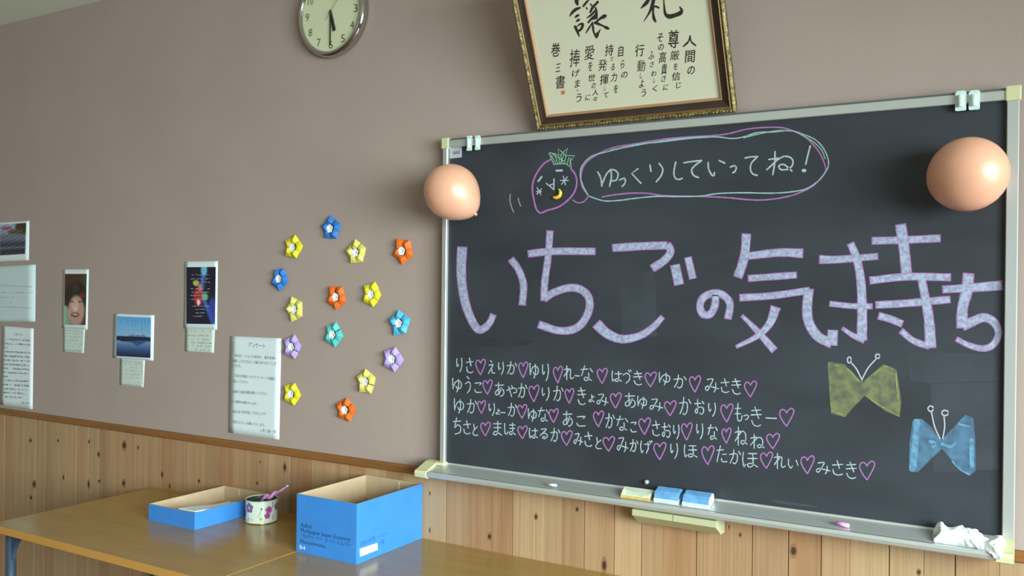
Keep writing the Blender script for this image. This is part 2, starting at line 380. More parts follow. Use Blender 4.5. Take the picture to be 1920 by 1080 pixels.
k.stroke([C3(*p) for p in [(85, 508), (62, 540), (30, 555), (0, 550), (-22, 535)]], 2.4, 0, jit=.15)
k.build('chalk_speech_bubble', [c_pink, chalk('chalk_pale', (170, 196, 204), .5), c_green], slate)
bub = ['150,340 170,380 180,440', '180,425 215,350 255,325 290,350 280,395 238,405', '240,322 245,380 232,440', '300,398 330,385 342,400 335,425 318,442', '430,318 385,352 450,420', '512,292 515,315 520,338', '575,280 600,320 590,365 555,410',
       '690,272 678,340 685,380 710,393 735,385', '745,278 810,268 870,262', '870,262 820,300 800,330 815,365 848,380', '915,275 918,320 940,362 955,365 958,345', '990,262 1030,280', '1068,308 1095,298 1110,310 1102,335 1085,348',
       '1170,245 1210,237 1258,235', '1258,235 1215,280 1208,325 1225,355 1255,365', '1378,200 1375,280 1362,360', '1335,255 1400,245', '1400,245 1360,290 1320,325', '1325,322 1400,255 1450,232 1495,250 1500,290 1470,320 1420,325 1405,300 1440,290 1495,335', '1622,160 1605,225 1590,290']
for i_, s_ in enumerate(bub):
    k = Ink(fb(.0005+.00003*(i_ % 6)))
    pts = [C3(*map(float, q.split(','))) for q in s_.split()]
    sharp = len(pts) == 3 and s_.startswith('430')
    k.stroke(pts, 3.0, n=1 if sharp else 6, jit=.12)
    if s_.startswith('1622'): k.blob(*C3(1578, 332), 4.6, 3.4)
    k.build('chalk_kana_stroke', [c_white], slate)

# strawberry drawing
def C2(x, y): return (780+x/4.8, 230+y/4.8)
k = Ink(fb(.0005))
k.stroke([C2(*p) for p in [(1215, 330), (1150, 370), (1090, 450), (1055, 530), (1048, 610), (1062, 700), (1085, 780), (1122, 812), (1180, 790), (1290, 755), (1380, 685), (1430, 615), (1447, 540), (1435, 470), (1395, 415)]], 3.2, 0, jit=.1)
k.build('chalk_strawberry_outline', [c_pink], slate)
k = Ink(fb(.0007))
k.stroke([C2(*p) for p in [(1195, 268), (1285, 290), (1280, 235), (1320, 270), (1365, 230), (1345, 295), (1430, 298), (1390, 345), (1400, 408), (1345, 368), (1240, 375), (1195, 268)]], 2.0, 0, n=1)
for s_ in ('1215,290 1260,370', '1250,290 1275,372', '1285,290 1290,372', '1300,285 1320,370', '1330,290 1300,365', '1350,300 1335,368', '1375,310 1360,380', '1390,315 1385,390', '1300,250 1340,290', '1345,245 1305,290', '1230,285 1340,350'):
    k.stroke([C2(*map(float, q.split(','))) for q in s_.split()], 1.6)
k.build('chalk_strawberry_leaves', [c_green], slate)
k = Ink(fb(.0005))
for s_, w in (('1262,432 1315,430', 4), ('1132,485 1100,528', 3.4), ('1325,480 1345,560', 2), ('1298,520 1372,520', 2), ('1362,488 1310,555', 2), ('1172,545 1240,602', 2.4), ('1240,604 1242,505', 2.6), ('1200,565 1242,548', 2.2), ('1090,585 1125,650', 2), ('1130,595 1088,645', 2), ('1084,620 1130,622', 2)):
    k.stroke([C2(*map(float, q.split(','))) for q in s_.split()], w)
k.build('chalk_face', [c_white], slate)
k = Ink(fb(.0005))
k.stroke([C2(*p) for p in [(848, 645), (845, 700), (858, 755), (880, 808)]], 2.2); k.stroke([C2(*p) for p in [(920, 680), (928, 715), (942, 750)]], 2.2)
k.build('chalk_motion_lines', [chalk('chalk_grey', (150, 162, 168), .5)], slate)

# butterflies
def C7(x, y): return (1520+x/4, 650+y/4)
def butterfly(poly, ants, tips, M, streaks=(), SM=None):
    k = Ink(fb(.0005)); c = poly[0]
    for q in poly[1:]:
        k.poly([C7(*p) for p in q])
        k.stroke([C7(*p) for p in q+[q[0]]], 1.8, 0, .0002, n=1)
    for st_, w_ in streaks: k.stroke([C7(*p) for p in st_], w_, 1, .0003, jit=.2)
    k.build('chalk_butterfly_wings', [M, SM or M], slate)
    k = Ink(fb(.0009))
    for a in ants: k.stroke([C7(*p) for p in a], 2.6)
    for (x, y, rx, ry) in tips:
        X, Y = C7(x, y); k.stroke([(X+rx*math.cos(t*.785), Y+ry*math.sin(t*.785)) for t in range(9)], 2.6)
    k.build('chalk_antennae', [chalk('chalk_antenna', (196, 196, 210), .4)], slate)
butterfly([0, [(130, 115), (250, 135), (310, 200), (370, 255), (400, 262), (405, 365), (330, 440), (255, 525), (155, 500), (140, 300)], [(400, 262), (470, 200), (545, 135), (640, 170), (660, 300), (675, 420), (665, 525), (560, 480), (480, 420), (405, 365)]],
          [[(385, 250), (345, 170), (308, 125)], [(385, 245), (430, 160), (488, 95)]], [(290, 100, 3.6, 5.5), (502, 72, 4, 4)], c_yel, [([(420, 370), (500, 430), (660, 520)], 2.5), ([(180, 140), (280, 170), (360, 260)], 3), ([(470, 210), (560, 150), (630, 180)], 3), ([(640, 200), (655, 400)], 3), ([(160, 480), (240, 510)], 3)], chalk('chalk_yellow_bright', (150, 154, 96), .6, 60))
butterfly([0, [(770, 545), (830, 545), (900, 600), (960, 690), (985, 700), (985, 760), (900, 840), (800, 940), (740, 930), (745, 700)], [(985, 700), (1070, 610), (1160, 512), (1215, 535), (1230, 680), (1235, 930), (1190, 965), (1130, 935), (1060, 850), (985, 760)]],
          [[(970, 690), (930, 600), (905, 490)], [(990, 690), (1005, 600), (1000, 525)]], [(900, 465, 5, 5), (1008, 497, 6, 5)], c_blue, [([(795, 560), (785, 700), (775, 830), (765, 920)], 13), ([(985, 730), (1050, 750), (1095, 715)], 6), ([(895, 710), (930, 730), (915, 750)], 7), ([(1110, 580), (1190, 600)], 4), ([(1060, 860), (1120, 920), (1190, 958)], 3), ([(1205, 700), (1210, 900)], 8)], chalk('chalk_blue_bright', (112, 160, 194), .5, 60))

# the rows of names: strokes of each kana in a 10 x 10 box
K = {
'り': '2,1 1.9,4.5 2.8,6.5 4,5|7.6,.5 8.2,4 7.4,7.5 5.6,10', 'さ': '1.2,3 8.8,2.3|4.6,0 6.4,5.2|1.5,6 2.5,8.8 6,9.6 8.6,8.8', 'え': '4,0 6,1.2|2,3.6 6,3 7.2,3.4 1.8,9.6|4,6.8 5.8,6.6 6.6,9 9.5,9',
'か': '.8,3.5 5.5,2.8 7,4 6.6,8 4.8,9.8 3.5,9|4.2,0 3.5,5 1.2,9.5|8,1 9.6,3.4', 'ゆ': '1,.5 .9,4 1.3,8|1.5,6.5 3.5,3.2 6.5,2.2 9,4 8.4,7 5.5,7.6 4,6|6.1,1 6.4,6 4.8,10',
'れ': '3,0 3,10|.5,2.8 4.5,2.2 .4,7.5|3,5 5.4,2.4 6.8,3 6.4,7.4 7.4,9 9.8,8', 'ー': '.5,5 9.5,5.4', 'な': '.5,2.5 6,2|3.5,0 1,6.5|7.6,1.5 9.6,3.8|6.5,4.5 6.6,8 4.6,9.6 3,8.6 4.6,7.4 8.8,9.4',
'は': '1.2,.5 .8,5 1.5,9.5 2.6,8|3.6,2.8 9.6,2.5|6.8,.5 6.9,8 5,9.6 3.5,8.4 5.5,7.2 9.6,9.2', 'づ': '.8,4 5,2.6 8,4.4 7.4,7.5 4,9.8|6.6,.2 7.6,1.8|8.6,0 9.7,1.4', 'き': '1.5,2 8.5,1.5|1,4.3 9,3.8|4,0 7,6|1.5,7 3,9.3 6,10 8.5,9.3',
'み': '1.8,1.5 5.8,1 4.2,5 2,9 .6,7.6 2.6,6 9.8,7.6|7.8,3.6 7.6,8 6.6,10', 'う': '3.5,0 6.5,1.4|1.5,4.5 5.5,3.2 8,4.8 7,8 4,10', 'こ': '1.5,2 8.2,1.5 6.8,3.2|1.2,7 3,9 8.8,8.8',
'あ': '1.2,2.2 8.8,1.8|4.3,0 4.2,5 4.8,8.8|6.8,3.5 5.5,7 2.6,9.2 1.4,7.4 4,5.2 7.6,4.8 9.2,7 8,9.2 6,10', 'や': '.5,5 6,3 9,3.6 9,6 6.6,6.8|4.8,.8 6,3|2.2,1.8 5,10',
'よ': '5.4,3 9,2.7|5.2,0 5.4,7 3.5,9.6 1.2,8.2 3.5,6.8 8.8,9.5', 'し': '2.4,.5 2.2,6 3.5,9.4 6.5,9.4 8.8,7.5', 'ほ': '1.2,.5 .8,5 1.5,9.5 2.5,8|4,1.2 9,1|3.8,4.3 9.3,4.1|6.7,1.2 6.8,8 5,9.6 3.5,8.4 5.5,7.2 9.6,9.4',
'ま': '1.4,1.8 8.6,1.6|1.8,4.5 8.2,4.3|5.3,0 5.3,7.5 3.5,9.6 1.5,8.5 3.8,7 8.8,9.5', 'つ': '1,3 6,1 9,3.6 7,8 3.5,10', 'ち': '1,2.5 8.6,2|4.6,0 2.6,6 5.6,4.3 8.6,5.5 8,8.6 3,9.9', 'と': '3,.5 3.9,4.8|8,2.5 3.5,5.5 2,8 4,9.6 8.6,9.4',
'る': '2.4,1 7.6,.8 1.4,6.8|1.5,6.7 5.5,4.5 8.6,6.5 7.5,9 5,9.8 3.8,8.4 5.8,7.8 7,9.2', 'げ': '1.5,.5 .9,5 1.8,9.5 2.8,8|4,3 8.5,2.8|6.6,1 6.9,6 5.2,10|8,.2 8.7,1.6|9.3,0 10,1.2', 'た': '1,2.8 6.6,2.2|4,0 1,9.5|5.5,5 9,4.8|4.8,7.5 5.8,9.3 9.6,9.2',
'い': '1.5,1.5 1.5,6 3.3,9 4.6,7|7.6,2 9,6.5', 'お': '.8,3 6.6,2.5|3.5,0 3.5,7.5 2.5,9.2 1.2,7.8 4,5.5 8,5.3 9.2,7.6 7.4,9.8 5.6,9|7.5,1 9.4,2.8', 'も': '4.4,0 3.5,6 4.5,9.6 7.5,9.3 8.6,6.8|1.4,3 7.2,2.8|1.2,5.9 7,5.7',
'ね': '3,0 3,10|.5,3 4.6,2.4 .5,7.8|3,5 6,2.2 8.6,3.6 8.6,7.6 6.6,9.4 5.2,8.2 6.8,7.2 9.9,9.3'}
rows = [
'り853.5-869,670-697 さ872.5-889,671-700 ♡891.5-910.5,673-702.5 え913-928.5,676-701.5 り932-946.5,678-702 か949-970,678-702 ♡972-990,678-708 ゆ992-1011,680-709 り1014-1031.5,681-714 ♡1037-1055,686-718 れ1057-1076,686-712.6 ー1077-1087,701-708 な1088-1112,686-715 ♡1119-1139,690-719 は1146-1166,695-716 づ1167-1184,693-719 き1186-1206,696-721.6 ♡1208.5-1231,697-725 ゆ1234-1258,697-722 か1261-1287.6,703-728 ♡1292-1314,704-735 み1321-1348,708-735 さ1349.5-1369,710-737 き1370-1391,710-739 ♡1395-1419,714-744',
'ゆ847-867,708-735 う870-885,706-737 こ888-905,714-738 ♡905-923,711.5-739.5 あ926-946.5,717-743 や949-970,721-744 か970-989,719-746 ♡991-1011,721.6-753 り1013-1033,725-751 か1036-1057,724-752 ♡1059-1076,728-756 き1081-1100,727-758.5 よ1103-1115.5,740-754 み1118-1141,737-760 ♡1143.5-1165,736-765 あ1169-1193,737-764 ゆ1194-1214,742-766 み1217-1243,746-770 ♡1245-1268,751-779 か1272-1296,745-778 お1301-1321,749-777 り1325-1345,754-780.5 ♡1350.6-1374.7,756.5-791 も1376-1394,756-790 つ1394-1404.5,777-787 き1405.6-1430,763-799 ー1435-1457,781-787 ♡1460.6-1489,765-799',
'ゆ850-871,746-775 か874-895,749-775 ♡895-910.6,750.7-775 り914-930,755-779 よ929-938,767-777 ー938-948,771-776 か951-970,756-781 ♡970-988,758-784 ゆ989-1007,765-790 な1008-1029,764-791 ♡1029-1047,766-792 あ1053-1075,771-799 こ1079-1100,777-801 ♡1112-1132,770-800 か1134-1153,775-803 な1155-1178,780-808 こ1181-1195,788-812 ♡1197-1220,783-814.5 さ1221-1239,789-818 お1239.5-1258,793-820.6 り1260-1276,795-823 ♡1277-1298,792-825 り1303-1321,793-823 な1326-1346,796-825 ♡1353-1371,802-831 ね1377-1401,801-835 ね1406-1433,814-841 ♡1436.5-1462,812-841',
'ち848-866,783-814.5 さ867-884,789-814.5 と884-898,794-817 ♡900.5-919.6,791-817 ま922-943,790-817 し944-954,793-814.5 ま953-968,793-816 ♡970-989,798-822 は991-1009,802-822 る1010-1029,803-823 か1031-1050.6,803-828 ♡1052-1073,807-835 み1075-1093,811-834 さ1094-1112,810-838 と1114-1130,819-842 ♡1130-1152.5,818-846 み1156-1178,818-847 か1180-1197,824-847 げ1199-1223,826-850 ♡1225-1249,829-861.6 り1254-1274,830-859.6 ほ1281-1308,833-858 ♡1315-1339,835-871 た1342-1364,836-867.6 か1366-1389.6,843-870 ほ1390-1422,847-876.8 ♡1425-1449,847-878 れ1451-1473,850-879 い1475-1498.5,858-880 ♡1500.7-1527,854-888 み1529-1557,865-888 さ1558-1583,864-891.7 き1584-1608,866-897 ♡1610.7-1640.5,864-899.7']
heart = '5,2.6 3.4,1 1.3,1.2 .4,3.4 1.6,6 3.6,8.6 5.1,10|5.1,10 7.4,6.6 9.2,3.6 9.8,1.4 8.2,.2 6.2,1.2 5,2.8'
for row in rows:
    k = Ink(fb(.0005)); used = False
    for tok in row.split():
        ch = tok[0]; xs, ys = tok[1:].split(','); xa, xb = map(float, xs.split('-')); ya, yb = map(float, ys.split('-'))
        if ch == '♡':
            if used: k.build('chalk_name', [c_white], slate)
            k = Ink(fb(.0005)); used = False
            h = Ink(fb(.0005))
            for s_ in heart.split('|'):
                h.stroke([(xa+(xb-xa)*float(q.split(',')[0])/10, ya+(yb-ya)*float(q.split(',')[1])/10) for q in s_.split()], 2.3, jit=.1)
            h.build('chalk_heart', [c_pink], slate)
            continue
        used = True
        for s_ in K[ch].split('|'):
            k.stroke([(xa+(xb-xa)*float(q.split(',')[0])/10, ya+(yb-ya)*float(q.split(',')[1])/10+(float(q.split(',')[0])-5)*.04*(xb-xa)/10) for q in s_.split()], 2.0, jit=.12)

# ------------------------------------------------------------------ things on the board
def ellipsoid(name, c, ax, rot, M, loc_taper=0, parent=None, seg=40):
    bm = bmesh.new(); bmesh.ops.create_uvsphere(bm, u_segments=seg, v_segments=seg//2, radius=1)
    for v in bm.verts:
        t = 1-loc_taper*max(0, -v.co.z)**1.6
        v.co.x *= ax[0]*t; v.co.y *= ax[1]*t; v.co.z *= ax[2]*(1+loc_taper*.4*(v.co.z < 0))
    o = bm_obj(name, bm, M, None, True); o.location = tuple(map(float, c)); o.rotation_euler = rot
    if parent: attach(o, parent)
    return o
m_ball = mat('balloon_pearl', (250, 184, 154), .42, metal=.12, coat=.25, sss=.15, noise=.10, nscale=6)
m_ball.node_tree.nodes['Principled BSDF'].inputs['Coat Roughness'].default_value = .12
def balloon(px, py, off, ax, rot, taper, label):
    c = P(px, py, -off); e = empty('balloon', c, label, 'balloon', 'salmon balloons fixed to the chalkboard')
    b = ellipsoid('balloon_skin', (0, 0, 0), ax, (0, 0, 0), m_ball, taper)
    bm = bmesh.new()
    bmesh.ops.create_cone(bm, segments=12, radius1=.006, radius2=.003, depth=.008, cap_ends=True)
    zb = -ax[2]*(1+taper*.4)
    for v in bm.verts: v.co.z += zb-.003
    bmesh.ops.create_uvsphere(bm, u_segments=10, v_segments=6, radius=.005, matrix=Matrix.Translation((0, 0, zb)))
    kn = bm_obj('knot', bm, m_ball, None, True)
    for o in (b, kn): o.parent = e
    e.rotation_euler = rot
    return e
balloon(848, 361, .155, (.094, .092, .100), (math.radians(12), math.radians(-47), 0), .24, 'pearly salmon balloon hanging over the left rim of the chalkboard')
balloon(1814, 327, .13, (.093, .085, .098), (math.radians(28), math.radians(76), 0), .05, 'pearly salmon balloon at the upper right corner of the chalkboard')

m_clip = mat('clear_clip', (214, 236, 230), .2, coat=.4)
def clip(px, py0, py1, w, label, grp):
    y = YF-.0045; a = P(px, py0, y); b = P(px, py1, y); hw = w/2
    e = empty('hanging_clip', (a[0], y, b[2]), label, 'clip', grp)
    H = a[2]-b[2]
    bm = bmesh.new(); n = 8
    pts = [(-hw, H), (hw, H)]+[(hw-.004+.004*math.cos(t*math.pi/2/4), .004-.004*math.sin(t*math.pi/2/4)) for t in range(5)]+[(-hw+.004-.004*math.sin(t*math.pi/2/4), .004-.004*math.cos(t*math.pi/2/4)) for t in range(5)]
    f = bm.faces.new([bm.verts.new((p[0], 0, p[1])) for p in pts])
    r = bmesh.ops.extrude_face_region(bm, geom=[f])
    for v in r['geom']:
        if isinstance(v, bmesh.types.BMVert): v.co.y -= .003
    p = bm_obj('clip_plate', bm, m_clip, None); p.parent = e; p.location = (0, .004, 0)
    bm = bmesh.new(); bmesh.ops.create_cone(bm, segments=18, radius1=hw*.5, radius2=hw*.6, depth=H*.62, cap_ends=True)
    for v in bm.verts: v.co.y = v.co.y*.8-.004; v.co.z += H*.5
    q = bm_obj('clip_barrel', bm, m_clip, None, False); q.parent = e
    bm = bmesh.new(); bmesh.ops.create_cube(bm, size=1)
    for v in bm.verts: v.co = (v.co.x*hw*1.5, v.co.y*.018+.006, v.co.z*.004+H)
    q = bm_obj('clip_hook', bm, m_clip, None); q.parent = e
clip(879.5, 256, 282.5, .021, 'clear plastic clip on top rail, outermost of the left pair', 'clips on the board top rail')
clip(894.8, 255.5, 281, .021, 'clear plastic clip on top rail, inner one of the left pair', 'clips on the board top rail')
clip(1801.6, 172, 207.5, .026, 'clear plastic clip on top rail, inner one of the right pair', 'clips on the board top rail')
clip(1827, 171, 205.5, .026, 'clear plastic clip on top rail, outermost of the right pair', 'clips on the board top rail')

def tube(name, pts, rads, M, parent=None, seg=10, n=6):
    sp = smoothline([tuple(p)+(r,) for p, r in zip(pts, rads)], n); vs = []; fs = []
    for i, p in enumerate(sp):
        d = Vector(sp[min(i+1, len(sp)-1)][:3]-sp[max(i-1, 0)][:3]).normalized()
        a = d.cross(Vector((.123, .31, .94))).normalized(); b = d.cross(a)
        for k_ in range(seg):
            t = 2*math.pi*k_/seg; vs.append(Vector(p[:3])+(a*math.cos(t)+b*math.sin(t))*p[3])
    for i in range(len(sp)-1):
        for k_ in range(seg): fs.append((i*seg+k_, i*seg+(k_+1) % seg, (i+1)*seg+(k_+1) % seg, (i+1)*seg+k_))
    fs.append(tuple(range(seg))[::-1]); fs.append(tuple(range((len(sp)-1)*seg, len(sp)*seg)))
    return mesh_obj(name, vs, fs, M, parent, True)
# banana magnet
e = empty('banana_magnet', P(1046, 366, YB-.004), 'small yellow banana-shaped magnet inside the chalk strawberry face', 'magnet')
tube('banana', [P(*C2(a, b), YB-.0065) for a, b in ((1236, 672), (1262, 674), (1290, 660), (1300, 632), (1294, 610))], [.004, .006, .0062, .0056, .004], mat('banana_yellow', (246, 190, 60), .35), e)
tube('stem_tip', [P(*C2(a, b), YB-.0065) for a, b in ((1295, 614), (1288, 604), (1280, 600))], [.004, .0038, .003], mat('banana_green', (110, 200, 60), .4), e)

# things on the tray
zt = z0-.012
m_er_blue = mat('eraser_blue', (112, 172, 228), .75, noise=.25, nscale=40, bump=.2, bscale=200)
m_felt = mat('eraser_felt', (214, 224, 226), .95, noise=.2, nscale=60)
m_er_dust = mat('eraser_dusty_end', (226, 244, 244), .95)
def eraser(px0, px1, py, label, M, Mf, Hh, dpt, grp, end=True):
    a = P(px0, py, -.096); b = P(px1, py+(px1-px0)*.14, -.096); L = b[0]-a[0]; cx = (a[0]+b[0])/2
    e = empty('chalk_eraser', (cx, -.07, zt), label, 'eraser', grp)
    y0, y1 = -.098, -.098+dpt; zb = z0-.0175; zf = zb+Hh*.38; ztp = zb+Hh
    zr = z0-.0035
    o = extrude_x('felt_pad', [(y0, zb), (y0, zf), (y1, zf+.013), (y1, zb+.014)], cx-L/2, cx+L/2, Mf, e)
    o2 = extrude_x('eraser_back', [(y0, zf+.0004), (y0+.001, ztp-.010), (y0+.012, ztp), (y1-.010, ztp+.008), (y1, ztp+.002), (y1, zf+.0134)], cx-L/2+.002, cx+L/2-.002, M, e)
    if end:
        o3 = extrude_x('end_panel', [(y0+.001, zf+.001), (y0+.002, ztp-.010), (y0+.012, ztp-.001), (y1-.010, ztp+.007), (y1-.001, ztp+.001), (y1-.001, zf+.0136)], cx+L/2-.0019, cx+L/2+.0005, m_er_dust, e)
    return e
eraser(1226, 1272, 936, 'blue chalkboard eraser on the tray, the one next to the yellow eraser', m_er_blue, m_felt, .034, .045, 'blue erasers on the chalk tray', False)
eraser(1279, 1330, 943, 'blue chalkboard eraser on the tray with a chalk-whitened right end', m_er_blue, m_felt, .034, .045, 'blue erasers on the chalk tray', True)
eraser(1164, 1218, 924.5, 'worn yellow chalkboard eraser with dusty white top on the tray', mat('eraser_white_top', (226, 230, 208), .9, noise=.3, nscale=30), mat('eraser_yellow', (222, 186, 96), .85, noise=.2, nscale=40), .021, .038, None, True)
def stick(px0, py0, px1, py1, r, M, label, yy=-.088):
    a = P(px0, py0, yy); b = P(px1, py1, yy); zz = z0-.002-(-yy-.04)*.017/.06
    L = (Vector(b)-Vector(a)).length
    bm = bmesh.new(); bmesh.ops.create_cone(bm, segments=12, radius1=r, radius2=r*.8, depth=L, cap_ends=True)
    bmesh.ops.bevel(bm, geom=[e_ for e_ in bm.edges if len([f for f in e_.link_faces if len(f.verts) > 4])], offset=r*.3, segments=2, affect='EDGES')
    o = bm_obj('chalk_stick', bm, M, None, True); o.location = ((a[0]+b[0])/2, yy, (a[2]+b[2])/2)
    o.rotation_euler = (Vector(a)-Vector(b)).to_track_quat('Z', 'Y').to_euler()
    return tag(o, label, 'chalk', 'chalk sticks lying on the tray')
stick(1026, 908, 1044, 910.5, .0045, mat('stick_white', (232, 240, 240), .9), 'short white chalk stick on the left half of the tray', -.101)
stick(1566, 979.5, 1593, 986.5, .006, mat('stick_pink', (240, 160, 222), .9), 'pink chalk stick on the right half of the tray', -.090)
# white cloth at the right end of the tray
def cloth():
    nx, ny = 64, 30; vs = []; fs = []
    A, B = P(1752, 1000, -.09)[0], P(1882, 1000, -.09)[0]
    rnd = random.Random(3); ph = [rnd.uniform(0, 6.28) for _ in range(12)]
    for j in range(ny+1):
        v = j/ny
        for i in range(nx+1):
            u = i/nx
            x = A+(B-A)*u + .006*math.sin(9*v+ph[0]+3*u)
            # ring profile, from the back foot over the top to the front foot
            th = math.pi*v
            hgt = .030+.010*math.sin(3.2*u*math.pi+ph[1])*(.5+.5*u)+.012*math.exp(-((u-.10)/.06)**2)+.006*math.exp(-((u-.86)/.06)**2)-.012*(u**3)
            hgt *= min(1, (u/.05)**.5)*min(1, ((1-u)/.06)**.5)+1e-3
            dep = (.024+.008*math.sin(5*u+ph[2])+.018*max(0, u-.45))*(min(1, (u/.06)**.5)*min(1, ((1-u)/.06)**.5)+.02)
            yc = -.070-.026*max(0, u-.35)
            y = yc+dep*math.cos(th)
            w = .0024*math.sin(23*u+7*v+ph[3])+.0018*math.sin(41*u-15*v+ph[4])+.0014*math.sin(11*v*2+31*u+ph[5])
            zf = z0-.004-.017*min(1, max(0, (-y-.04)/.062))
            sag = -.020*max(0, (u-.5)*2)*max(0, v-.75)*4*(1 if u < .93 else .4)
            z = zf+hgt*math.sin(th)**.8+w*math.sin(th)+.001+sag*max(0, 1-abs(u-.8)*3)
            if z < zf+.001 and y > -.118: z = max(z, zf+.001)
            vs.append((x+w, y-abs(w)*.6-(.010*max(0, (u-.5))*max(0, v-.7)*3), z))
    for j in range(ny):
        for i in range(nx): a = j*(nx+1)+i; fs.append((a, a+1, a+nx+2, a+nx+1))
    o = mesh_obj('cleaning_cloth', vs, fs, mat('cloth_white', (244, 250, 248), .95, bump=.5, bscale=120), None, True)
    md = o.modifiers.new('t', 'SOLIDIFY'); md.thickness = .0015; md.offset = 1
    tag(o, 'crumpled white cloth lying on the right end of the chalk tray', 'cloth')
cloth()

# ------------------------------------------------------------------ framed calligraphy, leaning forward
TL_ = math.radians(24.3); FX0, FX1, FY, FZ = -1.4348, -.762, -.03, 2.1497
e2 = np.array([0, -math.sin(TL_), math.cos(TL_)]); nn = np.array([0, -math.cos(TL_), -math.sin(TL_)]); FO = np.array([FX0, FY, FZ])
FW, FH = FX1-FX0, .50
fr = empty('framed_calligraphy', ((FX0+FX1)/2, FY, FZ), 'gilt and dark brown framed brush calligraphy leaning forward above the chalkboard', 'picture frame')
def L2W(u, v, w): return FO+np.array([1, 0, 0])*u+e2*v+nn*w
def ring(name, o, i, w0, w1, w2, M, bumps=0):
    """mitred frame moulding between inset o and inset i; w: height at outer, mid, inner edge"""
    vs = []; fs = []
    def loop(ins, w):
        return [(ins, ins, w), (FW-ins, ins, w), (FW-ins, FH-ins, w), (ins, FH-ins, w)]
    ls = [loop(o, 0), loop(o, w0), loop((o+i)/2, w1), loop(i, w2), loop(i, 0)]
    for l in ls: vs += [L2W(*p) for p in l]
    for a in range(len(ls)-1):
        for k_ in range(4): fs.append((a*4+k_, a*4+(k_+1) % 4, (a+1)*4+(k_+1) % 4, (a+1)*4+k_))
    return mesh_obj(name, vs, fs, M, fr)
m_gilt = mat('gilt_carved', (150, 130, 84), .45, metal=.4, noise=.95, col2=(58, 48, 28), nscale=75, bump=1, bscale=110)
m_gilt2 = mat('gilt_plain', (150, 116, 66), .45, metal=.4)
m_dark = mat('frame_dark', (62, 48, 40), .4, noise=.2, nscale=30)
m_lip = mat('frame_inner_lip', (176, 134, 98), .45)
ring('outer_gilt_band', 0, .014, .016, .022, .017, m_gilt)
ring('gilt_bead', .014, .019, .017, .019, .015, m_gilt2)
ring('dark_band', .019, .040, .015, .011, .009, m_dark)
ring('inner_lip', .040, .047, .010, .010, .004, m_lip)
# carved beads along the outer band
bm = bmesh.new(); cnt = 0
def bead(u, v):
    p = L2W(u, v, .0205)
    bmesh.ops.create_icosphere(bm, subdivisions=1, radius=.0042, matrix=Matrix.Translation(Vector(p)) @ Matrix.Rotation(TL_, 4, 'X') @ Matrix.Diagonal((1.2 if 0 < v < .01 else .8, .5, .8, 1)))
u = .006
while u < FW: bead(u, .007); u += .0105
v = .016
while v < FH: bead(.007, v); bead(FW-.007, v); v += .0105
bo = bm_obj('carved_bead_row', bm, mat('gilt_bead_m', (188, 174, 122), .4, metal=.4, noise=.9, col2=(84, 68, 38), nscale=70), fr, True); bo['kind'] = 'stuff'
m_sheet = mat('calligraphy_paper', (214, 208, 184), .7); m_sumi = mat('sumi_ink', (46, 40, 36), .6)
csheet = mesh_obj('calligraphy_sheet', [L2W(*p) for p in ((.044, .044, .003), (FW-.044, .044, .003), (FW-.044, FH-.044, .003), (.044, FH-.044, .003))], [(0, 1, 2, 3)], m_sheet, fr)
mesh_obj('backing_board', [L2W(*p) for p in ((.004, .004, .0005), (FW-.004, .004, .0005), (FW-.004, FH-.004, .0005), (.004, FH-.004, .0005), (.004, .004, .002), (FW-.004, .004, .002), (FW-.004, FH-.004, .002), (.004, FH-.004, .002))], [(3, 2, 1, 0), (4, 5, 6, 7), (0, 1, 5, 4), (1, 2, 6, 5), (2, 3, 7, 6), (3, 0, 4, 7)], m_dark, fr)
# hanging cord back to the wall
for uu in (.12, FW-.12):
    a = L2W(uu, FH-.05, 0); tube('hanging_cord', [a, (a[0]+(.1 if uu < .3 else -.1), -.004, a[2]+.12)], [.0015, .0015], mat('cord', (120, 110, 90), .8), fr, 6)
pn = FO+nn*.0036
def fc(x, y, l):
    v = ray(x, y); q = pn+nn*l; t = np.dot(q-CAM, nn)/np.dot(v, nn); return CAM+v*t
k = Ink(fc)
def cv(ox, oy, s): return lambda p: (ox+p[0]/s, oy+p[1]/s, p[2]/s)
g = cv(1030, 0, 12)
for st in ([(610, -60, 90), (618, 50, 85), (640, 118, 34)], [(460, 365, 20), (520, 280, 60), (600, 210, 70), (700, 172, 40)], [(578, 400, 20), (620, 360, 60), (665, 335, 40)], [(610, 480, 30), (650, 455, 60), (690, 430, 20)], [(575, 590, 50), (600, 640, 60), (640, 730, 50), (675, 820, 25)], [(620, 600, 20), (690, 545, 40), (750, 545, 60), (725, 640, 60), (655, 705, 50)],
           [(900, -20, 30), (820, 70, 50), (760, 145, 40)], [(925, 80, 20), (950, 125, 34)], [(830, 160, 20), (850, 205, 34)], [(1092, 40, 60), (1050, 90, 50), (980, 160, 60), (920, 280, 40)], [(1040, 170, 40), (1060, 260, 50), (1045, 400, 90)], [(850, 402, 24), (950, 330, 50), (1030, 240, 40)], [(875, 510, 40), (960, 410, 50), (1070, 320, 60)], [(980, 420, 60), (1070, 395, 60)],
           [(820, 750, 15), (880, 650, 40), (950, 540, 30), (970, 490, 20)], [(970, 490, 20), (985, 620, 50), (1000, 720, 40), (1060, 850, 40)], [(1060, 850, 40), (1070, 790, 90), (1100, 740, 50), (1150, 660, 15)], [(1270, 350, 60), (1230, 370, 90), (1130, 430, 50), (1030, 520, 50)], [(1020, 510, 60), (1100, 535, 60), (1200, 580, 40), (1300, 630, 70), (1345, 650, 30)]):
    k.stroke([g(p) for p in st], 0)
k.build('brush_character', [m_sumi], csheet); k = Ink(fc)
g = cv(1180, 0, 16)
